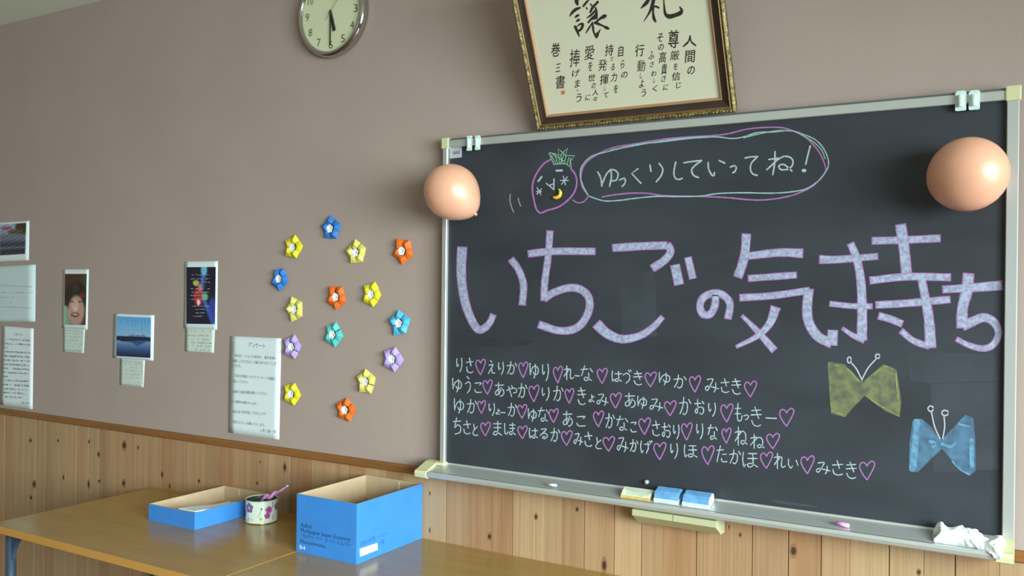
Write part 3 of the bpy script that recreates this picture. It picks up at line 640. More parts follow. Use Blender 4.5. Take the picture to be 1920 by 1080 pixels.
for st in ([(600, -30, 80), (500, 100, 110), (350, 250, 30)], [(730, -20, 110), (690, 150, 100), (600, 380, 60), (430, 650, 15)], [(720, 200, 60), (715, 380, 60), (740, 550, 90), (790, 650, 60)], [(740, 190, 60), (820, 200, 60), (890, 240, 50)], [(1030, -40, 30), (1045, 150, 45), (1065, 350, 70), (1110, 450, 100), (1210, 495, 140), (1380, 455, 120), (1530, 390, 130), (1570, 300, 80), (1512, 200, 30)]):
    k.stroke([g(p) for p in st], 0)
k.build('brush_character', [m_sumi], csheet)
vert = '''人1280.4,66,1307,87.5 間1285,94,1303,117 の1289,123.6,1303,139.6 尊1253,55.6,1273,90 厳1257,94,1274,112.5 を1263,118,1271,131 信1260,134.7,1275.6,150.7 じ1268,153.5,1277,165 そ1232,62,1244,78.5 の1234,82,1245,94.4 高1236,96.5,1249,118 貴1240,119.4,1251,139 さ1240,141,1249,153 に1244,158,1253,169
ふ1216,95,1227,111 さ1219,115,1226,126 わ1221,132,1231,143 し1225,146,1229,155 く1223.5,160,1232.5,171.5 行1191,83,1208,105.6 動1195,112.5,1210,134 し1200,136,1204,147 よ1199,148.6,1207.5,164.6 う1202,166.7,1211.7,181 自1159.4,85,1169,106 ら1164,112,1171,128 の1164.6,134,1177,146 持1134.7,83,1150.3,104.7 て1144,107,1150,115 る1146,119,1153,132 力1146,136,1157,153 を1151,158.5,1159,174
発1122,111,1138,132.6 揮1125,139,1141,158.5 し1133,160,1136,170 て1131.5,173,1141,183 愛1096.5,85,1114.7,112 を1103,115,1111,133 世1103,139,1116,152 の1109.5,155,1117,166 人1110.8,167.6,1122.4,178.6 々1112,180.6,1120,189.7 に1097.8,177,1107,188 捧1068.6,92,1087.4,125 げ1073,130,1087,144 ま1078,149,1087.4,164 う1080,175,1090.7,191.6 巻1033.6,80,1050.5,106 三1042,119,1051,134.6 書1042,141,1059.5,166'''
for tok in vert.split():
    xa, ya, xb, yb = map(float, tok[1:].split(','))
    k = Ink(fc); put_text(k, tok[0], (xa, ya+1), (xb, ya-.5), yb-ya, 0, 0, skew=1.5, bold=0 if tok[0] in '捧愛厳動発' else .007); k.build('brush_character', [m_sumi], csheet)
k = Ink(fc); k.blob(1083, 169.5, 1.2); k.build('brush_dot', [m_sumi], csheet)
k = Ink(fc); k.poly([(1051.8, 170.5), (1059, 169.5), (1059.4, 176.5), (1052.3, 177.5)]); tag(k.build('red_seal', [mat('seal_red', (206, 116, 88), .7)], csheet), 'small red seal stamp')

# ------------------------------------------------------------------ wall clock
cc = P(620.5, 24, -.03); CR = .172
clk = empty('wall_clock', (cc[0], 0, cc[2]), 'round chrome-rimmed wall clock with cream dial above the paper flowers', 'clock')
def lathe(name, prof, cx, cz, M, parent, seg=64, smooth=True):
    vs = []; fs = []; n = len(prof)
    for i in range(seg):
        a = 2*math.pi*i/seg
        for r, y in prof: vs.append((cx+r*math.cos(a), y, cz+r*math.sin(a)))
    for i in range(seg):
        for j in range(n-1): fs.append((i*n+j, i*n+j+1, ((i+1) % seg)*n+j+1, ((i+1) % seg)*n+j))
    return mesh_obj(name, vs, fs, M, parent, smooth)
m_chrome = mat('chrome', (190, 188, 182), .12, metal=1)
cx, cz = cc[0], cc[2]
lathe('chrome_rim', [(CR-.016, -.001), (CR-.006, -.003), (CR, -.015), (CR-.002, -.030), (CR-.009, -.040), (CR-.018, -.041), (CR-.022, -.036), (CR-.0235, -.030)], cx, cz, m_chrome, clk)
lathe('dial', [(0.0001, -.0285), (CR-.0225, -.0285)], cx, cz, mat('dial_cream', (222, 222, 188), .6), clk, smooth=False)
fd = lambda x, y, l: P(x, y, -.0290-l)
k = Ink(fd)
nr = .124; asp = .75
for h_ in range(1, 13):
    a = math.radians(h_*30); gx = cx+nr*math.sin(a); gz = cz+nr*math.cos(a); v_, f_ = glyphs(str(h_)); wd = .020 if h_ < 10 else .030; o = len(k.v); hh = .030
    k.v += [np.array([gx+(p[0]-.5)*wd, -.0290, gz+(p[1]-.5)*hh]) for p in v_]; k.f += [tuple(o+i for i in q) for q in f_]; k.m += [0]*len(f_)
k.build('numerals', [mat('numeral_grey', (84, 84, 72), .6)], clk)
def hand(name, ang, L, w0, w1, tail, yy, M):
    a = math.radians(ang); d = np.array([math.sin(a), 0, math.cos(a)]); n_ = np.array([math.cos(a), 0, -math.sin(a)]); c = np.array([cx, 0, cz])
    vs = []
    for y in (yy, yy-.0012):
        for t, w in ((-tail, w0), (L, w1)):
            for s in (-1, 1): vs.append(c+d*t+n_*w*s+np.array([0, y, 0]))
    return mesh_obj(name, vs, [(0, 1, 3, 2), (4, 6, 7, 5), (0, 4, 5, 1), (2, 3, 7, 6), (0, 2, 6, 4), (1, 5, 7, 3)], M, clk)
m_hand = mat('hand_black', (38, 38, 34), .4)
hand('hour_hand', 165, .075, .0055, .008, .010, -.0305, m_hand)
hand('minute_hand', 180, .125, .003, .003, .012, -.0325, m_hand)
hand('second_hand', 220, .035, .0008, .0008, .06, -.0345, mat('second_hand', (150, 140, 110), .4))
lathe('hand_cap', [(.0001, -.037), (.005, -.036), (.006, -.029)], cx, cz, m_hand, clk, 16)
gm = mat('clock_glass', (255, 255, 255), .03, trans=1, alpha=.12)
lathe('glass', [(0.0001, -.0395), (CR-.06, -.0392), (CR-.0225, -.037)], cx, cz, gm, clk)

# ------------------------------------------------------------------ paper flowers
fcol = dict(blue=(52, 128, 216), gold=(242, 226, 44), pale=(240, 228, 118), orange=(250, 116, 30), teal=(92, 206, 208), sky=(84, 190, 236), lav=(192, 168, 234))
m_fc = mat('flower_centre', (244, 244, 244), .7)
flw = [(623.5, 429, 'blue', 90, 'deep blue origami star flower, topmost one on the wall'), (553, 464, 'gold', 80, 'bright yellow origami star flower just right of the topmost poster height, upper left of the cluster'), (671, 474, 'pale', 95, 'pale yellow origami star flower in the top row left of the orange one'),
       (758, 471, 'orange', 50, 'orange origami star flower nearest the left balloon'), (527.5, 523, 'blue', 130, 'deep blue origami star flower at the left edge of the cluster'), (634, 557, 'orange', 128, 'orange origami star flower in the middle of the cluster'),
       (700, 552, 'gold', 68, 'bright yellow origami star flower right of the middle orange one'), (556, 580, 'pale', 110, 'pale yellow origami star flower below the left blue one'), (628, 627, 'teal', 70, 'turquoise origami star flower in the cluster centre'),
       (752, 606, 'sky', 92, 'sky blue origami star flower close to the chalkboard frame'), (551, 650, 'lav', 76, 'lavender origami star flower beside the questionnaire sheet'), (739, 673, 'lav', 72, 'lavender origami star flower near the chalkboard frame'),
       (689, 715, 'pale', 90, 'pale yellow origami star flower at lower right above the orange one'), (550, 738, 'gold', 70, 'yellow origami star flower at the lower left below the lavender one'), (651, 768, 'orange', 80, 'orange origami star flower, lowest on the wall')]
flw[1] = flw[1][:4]+('bright yellow origami star flower left of the topmost blue one',)
def petal_mesh(name, M):
    R, r = .0405, .0175; h = math.pi/5
    a = (r*math.cos(-h), -.015, r*math.sin(-h)); b = (r*math.cos(h), -.015, r*math.sin(h))
    n1 = (.0318*math.cos(-h), -.006, .0318*math.sin(-h)); n2 = (.0318*math.cos(h), -.006, .0318*math.sin(h))
    tip = (R, -.009, 0); mid = (.024, -.020, 0); bt = (.030, -.001, 0); c = (.006, -.004, 0); b1 = (.02*math.cos(-h), -.0005, .02*math.sin(-h)); b2 = (.02*math.cos(h), -.0005, .02*math.sin(h))
    vs = [a, b, n1, n2, tip, mid, bt, c, b1, b2]
    fs = [(0, 5, 1), (0, 2, 5), (1, 5, 3), (2, 4, 5), (3, 5, 4), (2, 6, 4), (3, 4, 6), (2, 8, 6), (3, 6, 9), (0, 1, 7)]
    me = bpy.data.meshes.new(name); me.from_pydata(vs, [], fs); me.materials.append(M); return me
mcache = {}
cm = bpy.data.meshes.new('centre'); cm.from_pydata([(.0142*math.cos(i*.2*math.pi)*(1 if i % 2 else .84), -.0150, .0142*math.sin(i*.2*math.pi)*(1 if i % 2 else .84)) for i in range(10)]+[(0, -.0128, 0)]+[(.0085*math.cos(i*.2*math.pi), -.0158 if i % 2 else -.0140, .0085*math.sin(i*.2*math.pi)) for i in range(10)], [], [(11+i, 11+(i+1) % 10, 10) for i in range(10)]+[(i, (i+1) % 10, 11+(i+1) % 10, 11+i) for i in range(10)]); cm.materials.append(m_fc)
for (px, py, cn, rot, lab) in flw:
    if cn not in mcache: mcache[cn] = petal_mesh('petal', mat('origami_'+cn, fcol[cn], .55, noise=.15, nscale=60, sss=.1))
    c = P(px, py, 0); e = empty('paper_flower', (c[0], -.0008, c[2]), lab, 'paper flower', 'origami star flowers on the wall'); e.scale = (1.27, 1.1, 1.27)
    for i in range(5):
        o = bpy.data.objects.new('petal', mcache[cn]); COL.objects.link(o); o.parent = e
        s = random.uniform(.92, 1.06); o.scale = (s, random.uniform(.85, 1.15), 1); o.rotation_euler = (0, -math.radians(rot+72*i+random.uniform(-5, 5)), 0)
    o = bpy.data.objects.new('flower_centre', cm); COL.objects.link(o); o.parent = e; o.rotation_euler = (0, random.uniform(0, 3), 0)
    o['label'] = 'white folded flower centre'

# ------------------------------------------------------------------ papers on the wall
def quadpt(q, u, v):
    (a, b, c_, d) = [np.array(p, float) for p in q]; return (a*(1-u)+b*u)*(1-v)+(d*(1-u)+c_*u)*v
def sheet(name, q, label, cat, M, wave=.001, off=.001, parent=None, group=None, nu=8, nv=14, curl=0):
    vs = []; fs = []
    def dep(u, v): return off+wave*(.5+.5*math.sin(5.5*v+1.3+q[0][0]))+wave*.5*math.sin(3*u+q[0][1])**2+curl*(abs(u-.5)*2)**3*(v if v > .5 else .2)
    for j in range(nv+1):
        for i in range(nu+1):
            u, v = i/nu, j/nv; x, y = quadpt(q, u, v); vs.append(P(x, y, -dep(u, v)))
    for j in range(nv):
        for i in range(nu): a = j*(nu+1)+i; fs.append((a, a+nu+1, a+nu+2, a+1))
    o = mesh_obj(name, vs, fs, M, parent, True)
    md = o.modifiers.new('t', 'SOLIDIFY'); md.thickness = .0003; md.offset = -1
    if label: tag(o, label, cat, group)
    def onsheet(x, y, l=0):
        return P(x, y, -(off+wave*1.5+curl+.0006+l))
    A = np.array(q, float)
    def surf(x, y, l=0):
        # inverse bilinear (two steps are plenty for near-parallelograms)
        u, v = .5, .5
        for _ in range(4):
            p = quadpt(q, u, v); du = quadpt(q, u+.01, v)-p; dv = quadpt(q, u, v+.01)-p
            J = np.array([du/.01, dv/.01]).T; s_ = np.linalg.solve(J, np.array([x, y])-p); u += s_[0]; v += s_[1]
        return P(x, y, -(dep(u, v)+.0005+l))
    return o, surf
def raster(name, q, fn, surf, parent, nu=28, nv=44):
    """a printed picture: colours per vertex on a fine grid"""
    vs = []; fs = []; cols = []
    for j in range(nv+1):
        for i in range(nu+1):
            u, v = i/nu, j/nv; x, y = quadpt(q, u, v); vs.append(surf(x, y, .0001)); cols.append(lin(fn(u, v)))
    for j in range(nv):
        for i in range(nu): a = j*(nu+1)+i; fs.append((a, a+nu+1, a+nu+2, a+1))
    M = MATS.get('printed_picture')
    if not M:
        M = mat('printed_picture', (255, 255, 255), .35); N = M.node_tree.nodes; at = N.new('ShaderNodeVertexColor'); at.layer_name = 'Col'
        M.node_tree.links.new(at.outputs[0], N['Principled BSDF'].inputs['Base Color'])
    o = mesh_obj(name, vs, fs, M, parent)
    ca = o.data.color_attributes.new('Col', 'FLOAT_COLOR', 'POINT')
    for i, c_ in enumerate(cols): ca.data[i].color = c_
    return o
def mixc(a, b, t): t = max(0, min(1, t)); return tuple(a[i]*(1-t)+b[i]*t for i in range(3))
def blobf(u, v, cu, cv_, ru, rv, soft=.3): return max(0, min(1, (1-math.hypot((u-cu)/ru, (v-cv_)/rv))/soft))
rr = random.Random(5)
def scribble(ink, x0, y0, x1, y1, h, w=.8, dens=2.2, fill=.85):
    """one illegible line of writing"""
    n = int((x1-x0)/dens); 
    for i in range(n):
        if rr.random() > fill: continue
        t = i/n; x = x0+(x1-x0)*t; y = y0+(y1-y0)*t
        if rr.random() < .5: ink.stroke([(x, y+h*rr.uniform(0, .3)), (x+rr.uniform(-.4, .6), y+h*rr.uniform(.7, 1))], w, cap=False)
        if rr.random() < .7: hy = y+h*rr.uniform(.2, .8); ink.stroke([(x-.3, hy), (x+dens*.9, hy+.1)], w, cap=False)

# questionnaire
q = [(431.5, 630), (527.5, 634.5), (523.5, 824.5), (428, 811)]
o, sf = sheet('questionnaire_sheet', q, 'tall white printed questionnaire sheet left of the paper flowers', 'paper', m_white, .0022)
k = Ink(sf)
for t_, x0, y0, x1, y1, h_ in (("アンケート", 466, 641.5, 497, 645, 8.5), ("本日は　いちごの気持ち　展示会場へ", 440.4, 663.5, 518.6, 669, 5.6), ("お越しいただきまして誠にありがとうござ", 435.7, 673, 517.7, 679, 6), ("います。", 435.7, 682.6, 452.4, 683.6, 5.5),
    ("下記の内容についてアンケート用紙に", 439, 701, 517, 707.4, 6), ("ご記入ください。", 434.4, 711, 465, 713.4, 6), ("１本祭での展示時間を教えてください。", 434.4, 731, 501, 735.2, 6), ("２ご感想をお聞かせします。", 434.4, 749.6, 481.8, 754.4, 5.5), ("３本日までを作成してきましたか！", 434.4, 768.3, 498.8, 773, 6), ("ご協力よろしくお願いいたします。", 434.4, 787, 496.7, 794.3, 6), ("１年１組一同", 488, 803.4, 517, 806.6, 6)):
    k = Ink(sf); put_text(k, t_, (x0, y0), (x1, y1), h_); k.build('printed_line', [m_ink], o)
# greeting sheet, far left
q = [(4, 611), (63, 616), (61, 767.5), (0, 759)]
o, sf = sheet('printed_notice', q, 'white printed notice with many lines standing on the wooden rail, far left', 'paper', m_white, .0015)
k = Ink(sf); put_text(k, 'ごあいさつ', (26, 623), (42, 625), 5.5)
yy = [(10, 57, 634), (8, 57, 642), (8, 16, 650), (10, 57, 657.5), (9, 56, 665.5), (8, 57, 673), (7, 56, 681), (6, 55, 688.5), (5, 54, 696), (7, 16, 704), (8, 54, 711), (6, 55, 719), (6, 54, 727), (6, 50, 734), (9, 42, 742), (39, 55, 753.5)]
for a, b, y in yy: scribble(k, a, y, b, y+(b-a)*.055, 3.6, .8, 1.6, .92)
k.build('printed_text', [m_ink], o)['kind'] = 'stuff'
# pinned drawing, far left
q = [(-60, 503), (67, 496), (66, 603), (-60, 604)]
o, sf = sheet('hand_written_sheet', q, 'large pale sheet with faint handwriting, cut by the left picture edge', 'paper', mat('sheet_bluish', (206, 220, 224), .8), .002)
k = Ink(sf)
for a, b, y in ((-50, 60, 536), (-50, 62, 547), (-50, 48, 556), (-50, 26, 565), (-50, 58, 576)): 
    if y in (536, 576): k.stroke([(a, y), (0, y-1), (b, y+2)], .8)
    else: scribble(k, a, y, b, y, 3, .7, 2.5, .7)
k.build('faint_handwriting', [m_inkl], o)['kind'] = 'stuff'
# street print, far left
q = [(-8, 418), (55, 414), (54, 488), (-8, 491)]
o, sf = sheet('photo_print', q, 'photo print of dark trees over a street, topmost at the left edge', 'photo', m_white, .001, group='photo prints on the wall')
def f_street(u, v):
    n = math.sin(u*37+v*11)*math.sin(v*41-u*17)*30
    c = mixc((168, 176, 192), (120, 132, 150), v*2)
    c = mixc(c, (150, 84, 130), blobf(u, v, .25, .13, .25, .07)); c = mixc(c, (52, 50, 36), blobf(u, v, .85, .12, .3, .3)); c = mixc(c, (96, 76, 66), blobf(u, v, .6, .27, .35, .1))
    c = mixc(c, (108, 116, 136), blobf(u, v, .4, .45, .7, .15)); c = mixc(c, (60, 62, 80), max(0, min(1, (v-.5)*8))); c = mixc(c, (96, 100, 120), blobf(u, v, .5, .78, .9, .05)); c = mixc(c, (46, 46, 62), blobf(u, v, .5, .9, .8, .1))
    return tuple(max(8, x_+n) for x_ in c)
raster('picture', [(0, 421), (49, 418), (47, 476), (0, 479)], f_street, sf, o)
# child photo and its note
q = [(118, 505), (166.5, 505), (164, 618.5), (116, 615)]
o, sf = sheet('photo_print', q, 'tall photo print of a smiling child with dark hair', 'photo', m_white, .001, group='photo prints on the wall')
def f_child(u, v):
    c = mixc((74, 44, 30), (60, 96, 48), (u-.7)*2.2) if v < .62 else mixc((150, 190, 160), (90, 60, 50), u*1.2)
    c = mixc(c, (38, 28, 26), blobf(u, v, .54, .46, .56, .34, .2)); c = mixc(c, (72, 66, 44), blobf(u, v, .5, .26, .2, .1)*.5)
    c = mixc(c, (196, 150, 136), blobf(u, v, .55, .72, .42, .33, .2)); c = mixc(c, (226, 190, 180), blobf(u, v, .5, .62, .2, .14)*.7)
    for eu in (.33, .74): c = mixc(c, (70, 42, 40), blobf(u, v, eu, .545, .13, .022))
    c = mixc(c, (236, 200, 190), blobf(u, v, .5, .68, .09, .05)); c = mixc(c, (96, 40, 44), blobf(u, v, .5, .80, .22, .05)); c = mixc(c, (230, 220, 214), blobf(u, v, .5, .79, .15, .018)); c = mixc(c, (150, 60, 50), blobf(u, v, .82, .42, .14, .07)*.6)
    return c
raster('picture', [(121.5, 513.5), (162.5, 513.5), (160.5, 609.5), (120.5, 609)], f_child, sf, o)
m_note = mat('note_paper', (210, 218, 210), .85)
q = [(118, 614.5), (159.5, 617.5), (157, 662.5), (118, 659)]
o, sf = sheet('hand_written_note', q, 'small handwritten note tucked under the child photo', 'note', m_note, .001, off=.0002, group='notes under the photo prints')
k = Ink(sf)
for y in (623, 629, 635, 641, 647, 653): scribble(k, 121, y, 154, y+2, 3.6, .6, 3, .8)
k.stroke([(120, 619), (156, 622), (154, 659), (120, 656), (120, 619)], .8, n=1)
k.build('handwriting', [m_inkl], o)['kind'] = 'stuff'
# mountain photo
q = [(213, 588), (289.5, 591), (287.5, 676.5), (210.5, 671)]
o, sf = sheet('photo_print', q, 'photo print of a blue mountain mirrored in a lake', 'photo', m_white, .001, group='photo prints on the wall')
def f_fuji(u, v):
    mtn = .49-.11*max(0, 1-abs(u-.62)/.30)
    if v < .5:
        c = mixc((96, 170, 232), (150, 190, 226), v*2)
        if v > mtn: c = (104, 132, 186)
        if v > mtn and v < mtn+.05 and abs(u-.62) < .12: c = (170, 190, 220)
    elif v < .60+.02*math.sin(u*6): c = (26, 34, 62)
    else:
        c = mixc((120, 160, 206), (22, 40, 84), (v-.6)/.4*1.1)
        if v < .60+.12*max(0, 1-abs(u-.62)/.28): c = (52, 84, 140)
    return c
raster('picture', [(219, 593), (283, 595.5), (282, 671), (218, 667.5)], f_fuji, sf, o)
k = Ink(lambda x, y, l: sf(x, y, .0004+l))
for x_, y_, h_ in ((226, 599, 10), (234, 597, 8), (240, 598, 12), (248, 597, 18), (254, 599, 16), (259, 598, 9), (266, 599, 22), (272, 600, 14), (279, 600, 10)):
    for t in range(int(h_/3)): k.stroke([(x_-.7, y_+t*3), (x_+.8, y_+t*3+1.4)], .7, cap=False)
k.build('vertical_verse', [mat('verse_ink', (70, 110, 170), .6)], o)['kind'] = 'stuff'
q = [(225, 671.5), (272, 675.5), (269, 726.5), (224, 721.5)]
o, sf = sheet('hand_written_note', q, 'small note with a patterned border under the mountain photo', 'note', m_note, .001, off=.0002, group='notes under the photo prints')
k = Ink(sf)
for a, b, y in ((232, 262, 680), (246, 262, 687), (231, 262, 693.5), (231, 262, 700), (234, 262, 706), (240, 262, 715)): scribble(k, a, y, b, y+1.5, 3, .6, 3, .7)
for x_ in range(229, 268, 4): k.stroke([(x_, 676.5+(x_-229)*.08), (x_+2, 677+(x_-229)*.08)], 1.2); k.stroke([(x_-1, 720+(x_-229)*.09), (x_+1, 720+(x_-229)*.09)], 1.2)
for y_ in range(680, 720, 4): k.stroke([(228.5, y_), (228.3, y_+2)], 1.2); k.stroke([(267, y_+2), (266.8, y_+4)], 1.2)
k.build('handwriting', [m_inkl], o)['kind'] = 'stuff'
# dark illumination poster
q = [(346, 490.5), (408.5, 489.5), (407, 618.5), (344, 616)]
o, sf = sheet('photo_print', q, 'tall dark poster print with blue streaks and a red glow', 'photo', m_white, .001, group='photo prints on the wall')
def f_post(u, v):
    c = (30, 26, 44)
    cx_ = .62-.12*v*2 if v < .45 else .5+(v-.45)*.85
    c = mixc(c, (84, 130, 224), max(0, 1-abs(u-cx_)/.13)*.9); c = mixc(c, (110, 190, 220), blobf(u, v, .6, .05, .12, .12))
    c = mixc(c, (196, 190, 90), blobf(u, v, .33, .28, .12, .06)); c = mixc(c, (200, 40, 44), blobf(u, v, .42, .52, .2, .2)*.9); c = mixc(c, (226, 150, 120), blobf(u, v, .47, .36, .08, .08)*.8)
    c = mixc(c, (110, 190, 150), blobf(u, v, .64, .52, .13, .07)); c = mixc(c, (250, 235, 235), blobf(u, v, .42, .62, .06, .06)); c = mixc(c, (60, 80, 190), blobf(u, v, .9, .75, .16, .25)*.8)
    return c
raster('picture', [(349.5, 501), (404.5, 500.5), (403, 608), (349.5, 607)], f_post, sf, o)
k = Ink(lambda x, y, l: sf(x, y, .0004+l))
for i, y in enumerate((514, 521.5, 528, 540, 547, 553, 560, 572.5)): scribble(k, 358, y, 394, y, 2.2, .8, 1.8, .8)
for a, b, y in ((367, 384, 579), (367, 384, 585.5), (362, 381, 592)): scribble(k, a, y, b, y, 2, .8, 1.6, .9)
k.build('printed_text', [mat('poster_text', (176, 176, 200), .6)], o)['kind'] = 'stuff'
q = [(347, 614.5), (403, 618), (401, 662), (346.5, 658.5)]
o, sf = sheet('hand_written_note', q, 'small handwritten note under the dark poster print', 'note', m_note, .001, off=.0002, group='notes under the photo prints')
k = Ink(sf)
for a, b, y in ((353, 397, 618.5), (353, 400, 627), (356, 392, 634), (353, 398, 640.5), (352, 398, 646.5), (367, 394, 653.5)): scribble(k, a, y, b, y+1.5, 3, .8, 3, .75)
k.build('handwriting', [mat('pencil', (120, 128, 130), .8)], o)['kind'] = 'stuff'

# ------------------------------------------------------------------ tables
m_top = mat('table_top', (168, 132, 70), .22, noise=.12, nscale=3, stretch=(1, 6, 1), spec=.6)
m_band = mat('table_edge', (196, 142, 70), .4)
m_steel = mat('table_steel', (66, 80, 100), .35, metal=.3)
TZ = .70
def table(xa, xb, label):
    ya, yb = -.745, -.0145
    e = empty('long_table', ((xa+xb)/2, (ya+yb)/2, 0), label, 'table', 'brown tables pushed against the wall')
    b_ = .004
    box('tabletop', (xa+b_, ya+b_, TZ-.026), (xb-b_, yb-b_, TZ), m_top, e, .0006)
    for (A, B) in (((xa, ya, TZ-.027), (xb, ya+b_, TZ-.0002)), ((xa, yb-b_, TZ-.027), (xb, yb, TZ-.0002)), ((xa, ya+b_, TZ-.027), (xa+b_, yb-b_, TZ-.0002)), ((xb-b_, ya+b_, TZ-.027), (xb, yb-b_, TZ-.0002))):
        tag(box('edge_band', A, B, m_band, e, .0008), 'lighter edge band')
    for lx, s in ((xa+.065, 1), (xb-.065, -1)):
        for ly in (ya+.045, yb-.045):
            bm = bmesh.new(); bmesh.ops.create_cone(bm, segments=24, radius1=.018, radius2=.018, depth=TZ-.027-.012, cap_ends=True)
            for v in bm.verts: v.co += Vector((lx, ly, (TZ-.027-.012)/2+.012))
            lg = bm_obj('leg', bm, m_steel, e, True)
            for p in lg.data.polygons: p.use_smooth = len(p.vertices) == 4
            bm = bmesh.new(); bmesh.ops.create_cone(bm, segments=20, radius1=.022, radius2=.020, depth=.014, cap_ends=True)
            for v in bm.verts: v.co += Vector((lx, ly, .007))
            bm_obj('foot', bm, mat('foot_black', (30, 30, 32), .6), e)
            # gusset with a concave corner
            n = 8; R = .10; pts = [(0, 0), (R+.02, 0)]+[(.02+R-R*math.sin(t*math.pi/2/n)*1.0, -.004-R+R*math.cos(t*math.pi/2/n)) for t in range(n+1)]+[(0, -.004-R)]
            pts = [(0, 0), (R+.02, 0), (R+.02, -.004)]+[(.02+R-R*math.sin(t*math.pi/2/n), -.004-R*(1-math.cos(t*math.pi/2/n))) for t in range(1, n+1)]+[(0, -.004-R)]
            vs = [(lx+s*p[0], ly-.008, TZ-.0272+p[1]) for p in pts]+[(lx+s*p[0], ly+.008, TZ-.0272+p[1]) for p in pts]; L_ = len(pts)
            bm = bmesh.new(); vv = [bm.verts.new(v) for v in vs]
            bm.faces.new(vv[:L_]); bm.faces.new(vv[L_:][::-1])
            for i in range(L_): bm.faces.new((vv[i], vv[(i+1) % L_], vv[L_+(i+1) % L_], vv[L_+i]))
            bm_obj('gusset', bm, m_steel, e)
        box('end_rail', (lx-.012, ya+.05, TZ-.058), (lx+.012, yb-.05, TZ-.0275), m_steel, e, .003)
    return e
table(-3.402, -2.181, 'long brown table with blue grey steel leg, holding the shallow blue box lid')
table(-2.179, -.958, 'long brown table under the chalkboard, right of the visible seam')

# ------------------------------------------------------------------ boxes on the table
m_bblue = mat('carton_blue', (60, 134, 214), .5, noise=.06, nscale=20)
m_kraft = mat('carton_kraft', (196, 170, 138), .85, noise=.08, nscale=30)
def carton(name, xa, xb, ya, yb, H, label, grp):
    e = empty(name, ((xa+xb)/2, (ya+yb)/2, TZ), label, 'box', grp); t = .003; z = TZ+.0005
    box('base', (xa+t, ya+t, z), (xb-t, yb-t, z+t), m_kraft, e)
    def panel(A, B, axis, out):
        # blue outside, kraft inside and on the rim
        bm = bmesh.new(); bmesh.ops.create_cube(bm, size=1)
        for v in bm.verts:
            for i in range(3): v.co[i] = (A[i]+B[i])/2+v.co[i]*(B[i]-A[i])
        bm.normal_update()
        for f in bm.faces:
            f.material_index = 0 if f.normal[axis]*out > .5 else 1
            if abs(f.normal[2]) < .5 and abs(f.normal[axis]) < .5: f.material_index = 0
        return bm_obj('side_panel', bm, [m_bblue, m_kraft], e)
    panel((xa, ya, z), (xb, ya+t, z+H), 1, -1); panel((xa, yb-t, z), (xb, yb, z+H), 1, 1)
    panel((xa, ya+t, z), (xa+t, yb-t, z+H), 0, -1); panel((xb-t, ya+t, z), (xb, yb-t, z+H), 0, 1)
    return e
A_ = (-2.178, -1.911, -.382, -.018)
bigbox = carton('carton_box', *A_, .200, 'tall open blue cardboard paper box with printed lettering on the table', 'blue cardboard paper boxes')
fx = lambda x, y, l: P(x, y, A_[2]-.0004-l)
k = Ink(fx)
put_text(k, 'Askul', (564, 979), (583.5, 982.5), 9); put_text(k, 'Multipaper Super Economy', (564, 990), (657, 1008), 9.5); put_text(k, 'マルチペーパー　スーパーエコノミー', (565, 1000), (659, 1019), 7); put_text(k, 'Monochrome', (563, 1010.5), (610, 1020.5), 7.5)
k.build('printed_lettering', [mat('box_ink', (24, 56, 104), .6)], bigbox)
k = Ink(fx); put_text(k, 'B4', (562, 1021.5), (572.5, 1024), 7.5); tag(k.build('size_mark', [mat('box_white', (226, 240, 250), .6)], bigbox), 'white size mark')
def fside(x, y, l):
    v = ray(x, y); t = (A_[1]+.0004+l-CAM[0])/v[0]; return CAM+v*t
k = Ink(fside); put_text(k, '200-070', (675.6, 1016), (703.7, 1005), 8); put_text(k, 'エコノミー', (708, 1003.5), (730, 997), 6); put_text(k, '一冊', (709, 1015), (721, 1011), 8)
k.build('side_lettering', [mat('box_ink2', (44, 92, 164), .6)], bigbox)
k = Ink(fside); k.poly([(674.5, 1029), (707.5, 1018), (708.5, 1031), (675, 1044)]); tag(k.build('white_label', [mat('box_white', (226, 240, 250), .6)], bigbox), 'white address label')
box('pale_strip', (-2.02, A_[3]-.0036, TZ+.12), (-2.012, A_[3]-.0030, TZ+.195), mat('strip_pale', (214, 200, 176), .4), bigbox)  # narrow pale strip on the inner face of the back panel
B_ = (-2.946, -2.684, -.391, -.018)
lid = carton('shallow_carton', *B_, .064, 'shallow open blue cardboard box lid holding paper slips', 'blue cardboard paper boxes')
box('pale_strip', (-2.86, B_[3]-.0036, TZ+.03), (-2.853, B_[3]-.0030, TZ+.060), mat('strip_pale', (214, 200, 176), .4), lid)  # short pale strip inside the back panel of the lid
# slips of paper inside the lid: curved slab
bm = bmesh.new(); vs = []; n = 10
e = empty('paper_slips', (-2.73, -.22, TZ+.004), 'loose stack of white paper slips in the shallow blue box lid', 'paper')
for s_ in range(7):
    vs = []; fs = []; zz = TZ+.006+s_*.0084; dx = random.uniform(-.006, .006); xa, xb = -2.785+dx, -2.6895; ya, yb = -.384+random.uniform(0, .006), -.13+random.uniform(-.03, .03)
    for j in range(n+1):
        t = j/n
        for x_ in (xa, (xa+xb)/2, xb): vs.append((x_, ya+(yb-ya)*t, zz+.012*math.sin(t*3.0+s_*.3)*(s_/6)+.001*(x_ == xb)))
    for j in range(n):
        for i in range(2): a = j*3+i; fs.append((a, a+1, a+4, a+3))
    o = mesh_obj('paper_slip', vs, fs, m_white, e); md = o.modifiers.new('t', 'SOLIDIFY'); md.thickness = .0035

